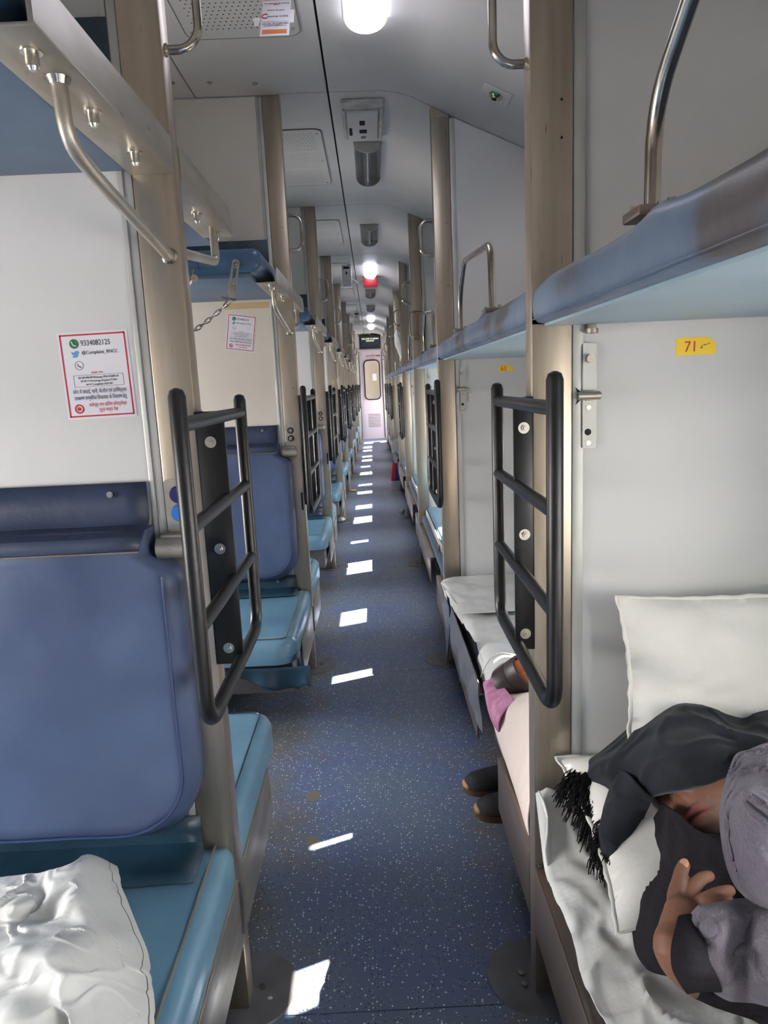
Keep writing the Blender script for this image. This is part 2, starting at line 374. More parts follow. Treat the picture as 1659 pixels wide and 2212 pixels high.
# ------------------------------------------------------------------ end wall with the gangway door
ew = tag(bpy.data.objects.new('wall_end', None), kind='structure', label='grey end wall around the far gangway door', cat='wall'); COL.objects.link(ew)
DX0, DX1, DZ = -.285, .262, 2.06
m = MB(); m.box(XWL, DX0, YE, YE+.08, 0, 2.5); m.box(DX1, XWR, YE, YE+.08, 0, 2.5); m.box(DX0, DX1, YE, YE+.08, DZ, 2.5); m.build('wall_panel', M['ceil'], ew, smooth=False)
MB().box(XWL, XWR, YE+1.2, YE+1.25, 0, 2.5).build('vestibule_wall', M['panel_cream'], ew, smooth=False)
MB().box(XWL, XWR, YE+.08, YE+1.25, 2.5, 2.55).build('vestibule_ceiling', M['ceil'], ew, smooth=False)
MB().box(XWL, XWR, YE+.0, YE+1.25, -.05, -.001).build('vestibule_floor', M['grey'], ew, smooth=False)
MB().box(XWL-.05, XWL, YE+.08, YE+1.25, 0, .7).box(XWL-.05, XWL, YE+.08, YE+1.25, 1.9, 2.5).box(XWL-.05, XWL, YE+.08, YE+.4, .7, 1.9).build('vestibule_side_wall', M['wall'], ew, smooth=False)
MB().box(XWR, XWR+.05, YE+.08, YE+1.25, 0, 2.5).build('vestibule_side_wall', M['wall'], ew, smooth=False)
for sx_ in (DX0-.035, DX1+.005):
    MB().box(sx_, sx_+.03, YE-.03, YE, 0, 2.09, .004).build('door_frame', M['alu'], ew)
MB().box(DX0-.04, DX1+.04, YE-.03, YE, DZ+.01, DZ+.05, .004).build('door_frame', M['alu'], ew)
for sx_ in (DX0, DX1-.012): MB().box(sx_, sx_+.012, YE-.012, YE-.002, .05, DZ).build('door_seal', M['rubber'], ew)
dr = tag(bpy.data.objects.new('door_1', None), kind='structure', label='pinkish white sliding door with a round-cornered window at the end of the aisle', cat='door'); COL.objects.link(dr)
wx0, wx1, wz0, wz1 = -.185, .205, .93, 1.87
m = MB(); y0, y1 = YE+.002, YE+.04
outer = [(DX0+.012, .012), (DX1-.012, .012), (DX1-.012, DZ), (DX0+.012, DZ)]
m.box(DX0+.012, wx0+.02, y0, y1, .012, DZ); m.box(wx1-.02, DX1-.012, y0, y1, .012, DZ); m.box(wx0+.02, wx1-.02, y0, y1, .012, wz0+.02); m.box(wx0+.02, wx1-.02, y0, y1, wz1-.02, DZ)
m.build('door_leaf', M['door'], dr, smooth=False)
def ring(pa, pb, ya, yb, name, mt, par):
    m = MB(); n_ = len(pa)
    A = [m.bm.verts.new((p[0], ya, p[1])) for p in pa]; B = [m.bm.verts.new((p[0], ya, p[1])) for p in pb]
    C_ = [m.bm.verts.new((p[0], yb, p[1])) for p in pa]; D = [m.bm.verts.new((p[0], yb, p[1])) for p in pb]
    for i in range(n_):
        j = (i+1) % n_
        m.bm.faces.new((A[i], A[j], B[j], B[i])); m.bm.faces.new((C_[i], D[i], D[j], C_[j])); m.bm.faces.new((A[i], C_[i], C_[j], A[j])); m.bm.faces.new((B[i], B[j], D[j], D[i]))
    return m.build(name, mt, par)
ring(rpoly(wx0, wx1, wz0, wz1, .11), rpoly(wx0+.028, wx1-.028, wz0+.028, wz1-.028, .085), YE-.016, YE+.002, 'window_seal', M['rubber'], dr)
MB().box(wx0+.01, wx1-.01, YE+.012, YE+.018, wz0+.01, wz1-.01).build('window_pane', M['glass'], dr, smooth=False)
for i in range(9): MB().box(-.125, .165, YE-.004, YE+.003, .30+i*.036, .312+i*.036).build('louvre_slot', M['grey'], dr, smooth=False)
txt('red_lettering', 'अग्निशामक', .075, M['redink'], (-.12, YE-.001, 1.925), (math.pi/2, 0, 0), dr)
txt('black_lettering', 'BPN', .05, M['blackink'], (.13, YE-.001, 1.935), (math.pi/2, 0, 0), dr)
MB().box(.02, .12, YE+.008, YE+.0115, 1.38, 1.54).build('door_notice', M['paperwhite'], dr, smooth=False)
sc = empty('display_board', (0, YE, 2.30), label='dark LED display board with greenish text above the end door', cat='display board')
MB().box(-.255, .245, -.05, -.001, -.17, .14, .006).build('housing', M['rubber'], sc)
MB().box(-.215, .215, -.052, -.0505, -.14, .11).build('screen', M['screen'], sc, smooth=False)
txt('screen_text', 'WELCOME TO INDIAN\nRAILWAYS', .048, M['screen_text'], (0, -.053, .03), (math.pi/2, 0, 0), sc, 'CENTER', sx=.8)
sw = empty('indicator_panel', (-.16, YE, 2.44), label='grey panel with two black square indicator lights, above the display board', cat='indicator')
MB().box(-.125, .11, -.02, -.001, .0, .14, .003).build('plate', M['grey'], sw)
for cx in (-.065, .05):
    f_ = MB().box(cx-.042, cx+.042, -.03, -.02, .02, .104, .004).build('indicator_frame', M['white'], sw)
    MB().box(cx-.03, cx+.03, -.033, -.0302, .032, .092).build('indicator_lens', M['dark'], f_)
hp = tag(MB().box(.02, .245, YE-.012, YE-.001, 2.445, 2.60).build('dark_square_panel', M['dark']), 'dark square panel right of the indicator lights over the end door', 'panel')  # flat dark plate on the end wall
hp.scale.z = 1

# ------------------------------------------------------------------ partitions
def partition(k, side):
    o = tag(bpy.data.objects.new('wall_partition_%s' % side, None), kind='structure', cat='wall',
            label='%s laminate partition on the %s of the aisle' % (ORD[k] if k >= 0 else 'unseen', side)); COL.objects.link(o)
    o.location.y = k*P
    if side == 'left':
        x0, x1 = XWL, XL-WL-.001
        xs = [x for x, _ in PROF if x0 < x < x1-.03]
        m = MB(); m.prism([(x0, .03), (x1-.026, .03), (x1-.026, pz(x1)-.002)]+[(x, pz(x)-.002) for x in reversed(xs)]+[(x0, pz(x0)-.002)], 'y', .008, .038)
        m.build('laminate_panel', M['panel_cream' if k == 1 else 'panel'], o, smooth=False)
        MB().box(x1-.026, x1, .003, .043, .03, pz(x1)-.003, .003).build('edge_trim', M['alu'], o)
        MB().box(x1-.016, x1-.0145, .001, .0032, .03, pz(x1)-.004).build('trim_groove', M['grey'], o, smooth=False)
    else:
        x0, x1 = XR+WR+.001, XWR
        m = MB(); m.prism([(x0+.022, .03), (x1, .03), (x1, pz(x1)-.002), (.70, pz(.70)-.002), (.45, pz(.45)-.002), (x0+.022, pz(x0+.022)-.002)], 'y', .008, .038)
        m.build('laminate_panel', M['panel'], o, smooth=False)
        MB().box(x0, x0+.022, .003, .043, .03, pz(x0)-.012, .003).build('edge_trim', M['alu'], o)
    return o
for k in range(-1, 9):
    partition(k, 'left'); partition(k, 'right')

# ------------------------------------------------------------------ posts, at partition 0 first
def dome(m, x, y, z, r, d, mi=0):   # bolt: washer, head towards direction d
    a = Vector((x, y, z)); d = Vector(d)
    m.cyl(a, a+d*.0025, r, seg=16, mi=mi); m.cyl(a+d*.0025, a+d*.007, r*.56, r*.5, seg=6, mi=mi); m.cyl(a+d*.007, a+d*.011, r*.3, r*.24, seg=10, mi=mi)
def post(side):
    s_ = 'left' if side < 0 else 'right'
    x0, x1 = (XL-WL, XL) if side < 0 else (XR, XR+WR)
    ztop = ZC-.003 if side < 0 else 2.36
    r = empty('steel_post', (0, 0, 0), cat='post')
    m = MB()
    m.box(x0, x1, 0, .05, 0, ztop, .003, 2)
    if side > 0:
        m.prism([(XR, 2.355), (XR+WR, 2.355), (XR+WR, pz(XR+WR)-.003), (XR, pz(XR)-.003)], 'y', .001, .049)
    m.build('post', M['steel'], r)
    m = MB(); cx = (x0+x1)/2-side*.03
    m.cyl((cx, .05, 0), (cx, .05, .0035), .105, .102, seg=36); m.build('base_disc', M['disc'], r)
    for (bx, by) in ((x0-.02, .02), (x1+.02 if side < 0 else x0-.02, .05), (x0+.03, .08)): MB().cyl((bx, by, .003), (bx, by, .009), .007, seg=8).build('floor_bolt', M['bolt'], r)
    for z in ((1.95, 1.70, 1.76) if side > 0 else (1.96, 1.30)): MB().cyl((x1-.02, -.0006, z), (x1-.02, .002, z), .0022, seg=8).build('screw_hole', M['dark'], r)
    return r
pl = post(-1); pr_ = post(1)
spread(pl, lambda k: '%s floor-to-ceiling steel post on the left of the aisle' % ORD[max(k, 0)].capitalize() if k >= 0 else 'steel post behind the viewer', range(0, 9))
spread(pr_, lambda k: '%s floor-to-ceiling steel post on the right of the aisle' % ORD[k].capitalize(), range(0, 9))

# ------------------------------------------------------------------ ladders
def ladder(side):
    X = XL+.049 if side < 0 else XR-.033     # plane of the ladder
    inx = XL if side < 0 else XR
    r = empty('berth_ladder', (0, 0, 0), cat='ladder')
    yn, yf, zt, zb = -.29, .175, 1.285, .795
    t = .0125
    m = MB(); m.tube([(X, yn, zt+.01), (X, yn, zb), (X, yf, zb-.0), (X, yf, zt-.005)], t, 14, fillet=.055, round_end=True)
    m.build('side_rail', M['black'], r)
    for z in (1.255, 1.105, .952):
        MB().tube([(X, yn, z), (X, yf, z)], .0112, 12).build('rung', M['black'], r)
    a, b = (inx, X+.004) if side < 0 else (X-.004, inx)
    m = MB(); m.box(a, b, -.012, -.006, zb-.01, zt-.02, .001)
    q = (inx, inx+.0035) if side < 0 else (inx-.0035, inx)
    m.box(q[0], q[1], -.012, .046, zb-.01, zt-.02, .001); m.build('mounting_bar', M['black'], r)
    for z in (1.21, 1.012, .818):
        m = MB(); dome(m, (a+b)/2, -.012, z, .0105, (0, -1, 0)); m.build('bolt', M['bolt'], r)
    return r
ll = ladder(-1); lr = ladder(1)
spread(ll, lambda k: '%s black tubular ladder on the left side of the aisle' % ORD[k].capitalize(), range(0, 9))
spread(lr, lambda k: '%s black tubular ladder on the right side of the aisle' % ORD[k].capitalize(), (0, 1, 3, 5, 6, 7))

# ------------------------------------------------------------------ grab handles near the ceiling
def grab(side):
    x = XL if side < 0 else XR; s = -side; z0, z1 = (1.872, 2.012) if side < 0 else (1.828, 1.968)
    r = empty('grab_handle', (0, 0, 0), cat='handle')
    MB().tube([(x, .028, z0), (x+s*.036, .028, z0), (x+s*.057, .028, z0+.022), (x+s*.057, .028, z1-.022), (x+s*.036, .028, z1), (x, .028, z1)], .0075, 12, fillet=.022).build('bent_bar', M['chrome'], r)
    for z in (z0, z1): MB().cyl((x+s*.0005, .028, z), (x+s*.004, .028, z), .0105, .009, seg=14).build('weld_collar', M['steel'], r)
    return r
gl = grab(-1); gr = grab(1)
spread(gl, lambda k: '%s D-shaped steel grab handle on the left posts under the ceiling' % ORD[k].capitalize(), range(0, 9))
spread(gr, lambda k: '%s D-shaped steel grab handle on the right posts under the ceiling' % ORD[k].capitalize(), range(0, 9))

# ------------------------------------------------------------------ left: upper berths with their side rail
def upper_rail():
    r = empty('upper_berth_rail', (0, 0, 0), cat='rail')
    for s, ya, yb in ((-1, -.505, -.0005), (1, .0505, .52)):
        m = MB()
        zt, zb = 1.727, 1.668
        pts = [(ya, zb+.004), (ya, zb+.03), (ya+.03, zt), (yb, zt), (yb, zb+.004)] if s < 0 else [(ya, zb+.004), (ya, zt), (yb-.03, zt), (yb, zb+.03), (yb, zb+.004)]
        m.prism(pts, 'x', XL-.0045, XL+.0015); m.build('side_plate', M['steel_rail'], r)
        m = MB(); m.box(XL-.071, XL+.0015, ya, yb, zb, zb+.0045, .001); m.build('bottom_plate', M['steel_rail'], r)
    m = MB(); m.tube([(XL-.003, -.50, 1.727), (XL-.003, -.01, 1.727)], .0035, 8); m.build('rolled_edge', M['chrome'], r)
    for y in (-.453, -.285, -.119, .274, .46):
        m = MB(); m.cyl((-.349, y, 1.668), (-.349, y, 1.6655), .012, seg=14); m.cyl((-.349, y, 1.6655), (-.349, y, 1.652), .0075, seg=12); m.cyl((-.349, y, 1.652), (-.349, y, 1.648), .006, .004, seg=12); m.build('bolt', M['bolt'], r)
    for pts in ([(-.350, -.384, 1.668), (-.350, -.378, 1.60), (-.345, -.30, 1.578), (-.342, -.0005, 1.535)], [(-.345, .405, 1.668), (-.345, .405, 1.592), (-.345, .0505, 1.552)]):
        MB().tube(pts, .0095, 14, fillet=.045 if pts[0][1] < 0 else .02).build('support_tube', M['steel_rail'], r)
    for c, d in (((-.350, -.384, 1.668), (-.350, -.384, 1.660)), ((-.342, -.0005, 1.535), (-.342, -.006, 1.536))): MB().cyl(c, d, .0145, .011, seg=14).build('weld_bead', M['chrome'], r)
    return r
ur = upper_rail()
spread(ur, lambda k: '%s brushed steel side rail of the upper berths, left of the aisle' % ORD[k].capitalize(), range(0, 9))

def cushion(bm_, x0, x1, y0, y1, z0, z1, r, nx=10, ny=5, puff=.006):
    """rounded, slightly puffed upholstered block"""
    bm_.box(x0, x1, y0, y1, z0, z1, r, 4)
def upper_berth(s):
    r = empty('upper_berth', (0, 0, 0), cat='berth')
    y0, y1 = (-.655, -.01) if s < 0 else (.048, .64)
    m = MB(); m.box(XWL+.02, -.350, y0, y1, 1.688, 1.765, .032, 4); m.build('cushion', M['upper'], r)
    m = MB(); m.box(XWL+.02, -.394, y0+.03, y1-.002, 1.672, 1.690, .003); m.build('underside', M['under'], r)
    if s < 0:
        MB().box(XWL+.02, -.409, -.0, .006, 1.77, 1.915, .003).build('wall_flap', M['flap_teal'], r)
        MB().box(-.56, -.557, y0-.0015, y0+.02, 1.70, 1.75).build('seam', M['pipe'], r)
    return r
un = upper_berth(-1); uf = upper_berth(1)
# hanging strap with chain on the front edge of the near upper berth
def strap(par, x, y):
    m = MB()
    fr = Matrix.Translation((x, y, 1.715)) @ Matrix.Rotation(math.radians(14), 4, 'Y')
    g = MB()
    A = rpoly(-.013, .013, -.105, .012, .012); B = rpoly(-.0055, .0055, -.092, -.015, .005)
    n_ = len(A)
    rows = []
    for pl_, yy in ((A, 0), (B, 0), (B, .003), (A, .003)): rows.append([Vector((p[0], yy, p[1])) for p in pl_])
    rows.append(rows[0]); g.grid(rows, closed=True)
    m.merge(g.bm, 0, fr)
    s_ = m.build('slotted_strap', M['steel_rail'], par)
    m = MB(); dome(m, x, y, 1.711, .008, (0, -1, 0)); m.build('strap_bolt', M['bolt'], s_); m = MB(); dome(m, x-.016, y-.001, 1.640, .007, (0, -1, 0)); m.build('strap_bolt', M['bolt'], s_)
    MB().box(x-.032, x-.012, y-.004, y-.001, 1.592, 1.652, .003).build('lower_link_plate', M['steel_rail'], s_)
    MB().tube([(x-.055, y-.004, 1.606), (x-.01, y-.004, 1.598)], .0035, 8, round_end=True).build('cross_pin', M['chrome'], s_)
    return s_
def chain(par, p0, p1, sag, n=26):
    p0, p1 = Vector(p0), Vector(p1)
    pts = [p0.lerp(p1, i/n)-Vector((0, 0, sag*4*(i/n)*(1-i/n))) for i in range(n+1)]
    for i, (a, b) in enumerate(zip(pts, pts[1:])):
        d = (b-a).normalized(); up = Vector((0, 1, 0)) if i % 2 else d.cross(Vector((0, 1, 0)))
        L = (b-a).length*.68; W = .0062; c = (a+b)/2; side = d.cross(up).normalized() if not i % 2 else up
        side = up.normalized()
        loop = []
        for j in range(12):
            t = 2*math.pi*j/12; loop.append(c+d*(L*max(-1, min(1, 1.15*math.cos(t))))+side*(W*math.sin(t)))
        m = MB(); r_ = .0023; rings = []
        nrm = d.cross(side)
        for j in range(12):
            o_ = (loop[j]-c).normalized()
            rings.append([loop[j]+(o_*math.cos(q)+nrm*math.sin(q))*r_ for q in (0, 1.57, 3.14, 4.71)])
        rings.append(rings[0]); m.grid(rings, closed=True); m.build('chain_link', M['chrome'], par)
ub = spread(un, lambda k: '%s blue upper berth facing the camera, left of the aisle' % ORD[k].capitalize(), range(0, 9))
spread(uf, lambda k: '%s upper berth facing away, behind the left post' % ORD[k].capitalize(), range(0, 9))
for k in (1, 2, 3):
    c_ = empty('berth_chain', (0, k*P, 0), label='slotted strap and steel chain hanging under the %s left upper berth' % ORD[k], cat='chain')
    strap(c_, -.432, -.659)
    chain(c_, (-.462, -.664, 1.592), (-1.35, -.664, 1.62), .19, 52 if k == 1 else 30)
    # hook next to the strap, half hidden by the post in front
    MB().tube([(-.575, -.66, 1.70), (-.585, -.662, 1.665), (-.60, -.662, 1.64), (-.625, -.662, 1.645), (-.63, -.66, 1.68)], .006, 10, fillet=.01).build('berth_hook', M['chrome'], c_)
    m = MB(); dome(m, -.572, -.664, 1.672, .012, (.4, -.9, 0)); m.build('hook_bolt', M['bolt'], c_)

# ------------------------------------------------------------------ left: folded middle berth as backrest, with flap, hinge bracket
def wob(p, amp, sc, seed=0): return amp*noise.noise(Vector(p)*sc+Vector((seed, seed*1.7, 3)))
def back_panel(s):
    """quilted back with rounded lower corner; front faces -y for s<0"""
    r = empty('folded_middle_berth', (0, 0, 0), cat='backrest')
    x0, x1, z0, z1 = XWL+.03, -.367, .452, 1.06
    yb = .004 if s < 0 else .042
    thick = .075
    m = MB(); g = bmesh.new()
    nx, nz = 64, 26
    def outline(u, v):      # map unit square to shape with rounded lower right corner and a notch at the upper right
        x = x0+(x1-x0)*(1-(1-u)**1.0); z = z0+(z1-z0)*v
        rc = .125
        dx, dz = x-(x1-rc), (z0+rc)-z
        if dx > 0 and dz > 0:
            q = max(dx, dz); l = math.hypot(dx, dz)
            if l > 0: x, z = x1-rc+dx*q/l, z0+rc-dz*q/l
        if z > z1-.075:
            t = min(1, (z-(z1-.075))/.02); lim = x1-.052*t
            if x > lim-.3: x = (lim-.3)+(x-(x1-.3-.0))*((lim-(lim-.3))/.3)
        return x, z
    def prof(u, v):
        a = min(u*(x1-x0), (1-u)*(x1-x0)); b = min(v, 1-v)*(z1-z0)
        e = min(a, b); q = min(1, e/.03)
        return .6*thick+.4*thick*math.sqrt(max(0, 1-(1-q)**2))
    rows = []
    us = [1-(1-i/nx)**1.9 if True else i/nx for i in range(nx+1)]
    for j in range(nz+1):
        v = j/nz; row = []
        for u in us:
            x, z = outline(u, v); h = prof(u, v)+wob((x, z, 0), .006, 7, 2)+wob((x*1.0, z*2.4, 0), .004, 16, 5)
            row.append((x, yb-h if s < 0 else yb+h, z))
        rows.append(row)
    m.grid(rows)
    bmv = m.bm; bmv.verts.ensure_lookup_table()
    edges = [e_ for e_ in bmv.edges if len(e_.link_faces) == 1]
    ret = bmesh.ops.extrude_edge_only(bmv, edges=edges)
    for e_ in ret['geom']:
        if isinstance(e_, bmesh.types.BMVert): e_.co.y = yb-.002 if s < 0 else yb+.002
    m.build('back_cushion', M['back'], r, angle=60)
    ins = []
    for i in range(90):
        t = i/89
        if t < .45: u, v = 1, 1-.13-(1-.13)*t/.45
        else: u, v = 1-(t-.45)/.55, 0
        x, z = outline(u, v); cx, cz = x1-.15, z0+.15
        x -= .022 if t < .45 or x > x1-.2 else 0; z += .022 if t > .3 else .0
        ins.append((x, (yb-thick-.0035+wob((x, z, 0), .006, 7, 2)*-1 if s < 0 else yb+thick), z))
    ins = [p for i, p in enumerate(ins) if i == 0 or (Vector(p)-Vector(ins[i-1])).length > .004]
    m = MB(); m.tube(ins, .0028, 6); m.build('piping', M['pipe'], r)
    if s < 0:
        rows = []
        for j, (z, y) in enumerate(((1.142, -.002), (1.10, -.004), (1.075, -.006), (1.065, -.014), (1.06, -.04), (1.052, -.066), (1.03, -.079))):
            rows.append([(x, y+wob((x, z, 1), .004 if j > 1 else 0, 9), z+(wob((x, 0, 2), .004, 6) if j > 2 else 0)) for x in [x0+(-.424-x0)*i/40 for i in range(41)]])
        m = MB(); m.grid(rows); m.build('wall_flap', M['flap'], r, thick=.003)
        MB().tube([(x0+(-.424-x0)*i/20, -.082+wob((i*.1, 0, 1), .003, 9), 1.028) for i in range(21)], .0015, 5).build('stitch_line', M['thread'], r)
        for x in (-.49, -.78, -1.1): MB().cyl((x, -.004, 1.122), (x, -.009, 1.122), .007, .006, seg=12).build('rivet', M['bolt'], r)
    return r
bn = back_panel(-1); bf = back_panel(1)
spread(bn, lambda k: '%s blue folded berth used as a backrest, facing the camera on the left' % ORD[k].capitalize(), range(0, 9))
spread(bf, lambda k: '%s blue folded backrest facing away, behind the left partition' % ORD[k].capitalize(), range(0, 9))
def hinge(pads):
    r = empty('hinge_bracket', (0, 0, 0), cat='bracket')
    MB().prism(rpoly(-.391, -.344, 1.045, 1.145, .007), 'y', -.006, -.0005).build('plate', M['steel_rail'], r)
    for z, pm in ((1.116, pads[0]), (1.082, pads[1])):
        m = MB(); m.cyl((-.366, -.006, z), (-.366, -.012, z), .0165 if pads[0] is not M['rubber'] else .014, .014, seg=20); b_ = m.build('pad', pm, r)
        if pads[0] is M['rubber']:
            m = MB(); dome(m, -.366, -.012, z, .008, (0, -1, 0)); m.build('screw', M['bolt'], b_)
    m = MB(); m.cyl((-.405, -.03, 1.022), (-.345, -.03, 1.022), .019, seg=20); m.cyl((-.345, -.03, 1.022), (-.340, -.03, 1.022), .019, .014, seg=20); m.build('pivot_barrel', M['steel_rail'], r)
    MB().box(-.40, -.35, -.030, -.0005, 1.036, 1.046, .002).build('shelf', M['steel_rail'], r)
    return r
hn = hinge((M['navy_flare_pad'], M['blue_flare_pad'])); tag(hn, 'berth hinge bracket with two round pads painted in blue flare beside the nearest left ladder')
hk = hinge((M['rubber'], M['rubber'])); hk.location.y = P
for k in range(1, 9):
    o = hk if k == 1 else copy_tree(hk); o.location.y = k*P
    o['label'] = 'Steel hinge bracket with two black round bolts on the %s left post' % ORD[k]
# latch slot on left posts (far bays)
def slot():
    r = empty('latch_slot', (0, 0, 0), cat='latch')
    MB().prism(rpoly(XL-.022, XL-.004, .74, .86, .006), 'y', -.004, -.0003).build('plate', M['steel_rail'], r)
    MB().prism(rpoly(XL-.017, XL-.009, .76, .84, .004), 'y', -.0052, -.0041).build('slot', M['dark'], r)
    return r
sl = slot(); sl.location.y = P
for k in (1, 2, 3, 4):
    o = sl if k == 1 else copy_tree(sl); o.location.y = k*P; o['label'] = 'narrow vertical latch slot low on the %s left post' % ORD[k]

# ------------------------------------------------------------------ left: lower berths
def lower_berth(s, k=0):
    r = empty('lower_berth', (0, 0, 0), cat='berth')
    x0, x1 = XWL+.02, -.3275
    y0, y1 = (-.66, .0) if s < 0 else (.052, .62)
    m = MB(); g = bmesh.new()
    # plan outline with rounded front corner on the aisle side; cross-section puffed
    rc = .07; zt, zb = .392, .30
    def corner(x, y):
        yf = y0 if s < 0 else y1
        dx = x-(x1-rc); dy = (yf+rc-y) if s < 0 else (y-(yf-rc))
        if dx > 0 and dy > 0:
            q = max(dx, dy); l = math.hypot(dx, dy)
            if l > 0:
                x = x1-rc+dx*q/l; y = (yf+rc-dy*q/l) if s < 0 else (yf-rc+dy*q/l)
        return x, y
    nx, ny = 52, 22; rows = []
    us = [1-(1-i/nx)**1.8 for i in range(nx+1)]
    for j in range(ny+1):
        v = j/ny; row = []
        for u in us:
            x, y = corner(x0+(x1-x0)*u, y0+(y1-y0)*v)
            ed = min((1-u)*(x1-x0), (v if s < 0 else 1-v)*(y1-y0), ((1-v) if s < 0 else v)*(y1-y0)*1.5+.012)
            q = min(1, max(0, ed)/.034); z = zt-.034*(1-math.sqrt(max(0, 1-(1-q)**2)))
            row.append((x, y, z+wob((x, y, 0), .003, 9, 4)))
        rows.append(row)
    m.grid(rows)
    edges = [e_ for e_ in m.bm.edges if len(e_.link_faces) == 1]
    ret = bmesh.ops.extrude_edge_only(m.bm, edges=edges)
    nv = [v for v in ret['geom'] if isinstance(v, bmesh.types.BMVert)]
    for v in nv: v.co.z = zb
    m.build('seat_cushion', M['seat'], r, angle=60)
    yf = y0 if s < 0 else y1
    pts = []
    for i in range(40):
        t = i/39
        pts.append((x1-.034, (y1 if s < 0 else y0)+((yf+(.05 if s < 0 else -.05))-(y1 if s < 0 else y0))*t, zt+.0005))
    ce_ = pts[-1]
    for i in range(1, 7):
        a = i/6*math.pi/2; pts.append((ce_[0]-.04*(1-math.cos(a)), ce_[1]+(-.022 if s < 0 else .022)*math.sin(a), zt+.0005))
    pts.append((x0+.2, pts[-1][1], zt+.0005))
    m = MB(); m.tube(pts, .0022, 6); m.build('seam_piping', M['thread'] if s < 0 else M['flap_teal'], r)
    m = MB(); m.box(x0, x1-.02, y0+.05 if s < 0 else y0, y1 if s < 0 else y1-.05, .17, .2995, .004); m.build('berth_box', M['grey'], r)
    if s < 0:
        m = MB(); rows = []
        for (y, z) in ((-.0025, .462), (-.0035, .43), (-.005, .405), (-.03, .3985), (-.07, .3975), (-.118, .4005)):
            rows.append([(x0+((-.386 if y > -.02 else -.378)-x0)*i/36, y+wob((i*.2, y, 3), .006 if y < -.02 else .0008, 3), z+wob((i*.15, z, 1), .002, 5)) for i in range(37)])
        m.grid(rows); m.build('wall_flap', M['flap_teal'], r, thick=.003)
        m = MB(); m.cyl((-.47, -.007, .437), (-.47, -.012, .437), .0065, seg=12); m.build('rivet', M['bolt'], r)
    return r
ln = lower_berth(-1); lf = lower_berth(1)
def loose_vinyl():
    rows = []
    for j in range(7):
        t = j/6; rows.append([(-.56+.285*i/12, -.655-.004+.02*math.sin(i*.9)*t-.012*t, .305-(.015+.085*t*(.35+.65*min(1, i/7)))*(1 if i < 11 else .8)) for i in range(13)])
    m = MB(); m.grid(rows)
    rows = []
    for j in range(6):
        t = j/5; rows.append([(-.318+.008*t, -.655+.03*i/2+.02*t*math.sin(i), .33-.10*t*(1-i*.12)) for i in range(5)])
    m.grid(rows); return m
lb = spread(ln, lambda k: '%s teal lower seat facing the camera, left of the aisle' % ORD[k].capitalize(), range(0, 9))
lv = loose_vinyl().build('loose_vinyl', M['flap_teal'], lb[1], thick=.002)
spread(lf, lambda k: '%s teal lower seat facing away, past the left post' % ORD[k].capitalize(), range(0, 9))
for proto, lab in ((uf, 'unseen upper berth behind the camera, left of the aisle'), (bf, 'unseen folded blue backrest behind the camera, left of the aisle'), (lf, 'unseen teal lower seat behind the camera, left of the aisle')):
    o = copy_tree(proto); o.location.y = -P; o['label'] = lab  # unseen berths added behind the camera to darken the post reflections
def lower_rail(side):
    r = empty('lower_berth_rail', (0, 0, 0), cat='rail')
    for s in (-1, 1):
        ya, yb = (-.45 if side < 0 else -1.0, -.0005) if s < 0 else (.0505, .43)
        zt, zb = (.312, .165)
        x = XL if side < 0 else XR
        m = MB()
        if side < 0:
            m.box(x-.004, x+.0015, ya, yb, zb, zt, .0012); m.box(x-.022, x+.0015, ya, yb, zt-.006, zt, .0025, 3)
        else:
            m.box(x-.0015, x+.004, ya, yb, .155, .307, .0012); m.box(x-.0015, x+.05, ya, yb, .301, .307, .0028, 3)
        m.build('rail_plate', M['steel_rail'] if side < 0 else M['steel_dark'], r)
    m = MB()
    if side < 0: m.tube([(x+.003, -.004, .31-.011*i+(.002 if i % 2 else 0)) for i in range(12)], .0035, 8)
    else: m.tube([(x+.006+.006*i, -.003, .309+(.0015 if i % 2 else 0)) for i in range(9)], .0035, 8)
    m.build('weld_bead', M['chrome'], r)
    if side > 0:
        for y in (-.26, .08, .40): MB().cyl((x+.043, y, .3065), (x+.043, y, .3078), .005, seg=10).build('rivet_hole', M['dark'], r)
    return r
rl = lower_rail(-1); rr_ = lower_rail(1)
spread(rl, lambda k: '%s scuffed steel rail along the left lower seats' % ORD[k].capitalize(), range(0, 9))
spread(rr_, lambda k: '%s bronze-toned steel rail along the right lower berths' % ORD[k].capitalize(), range(0, 9))

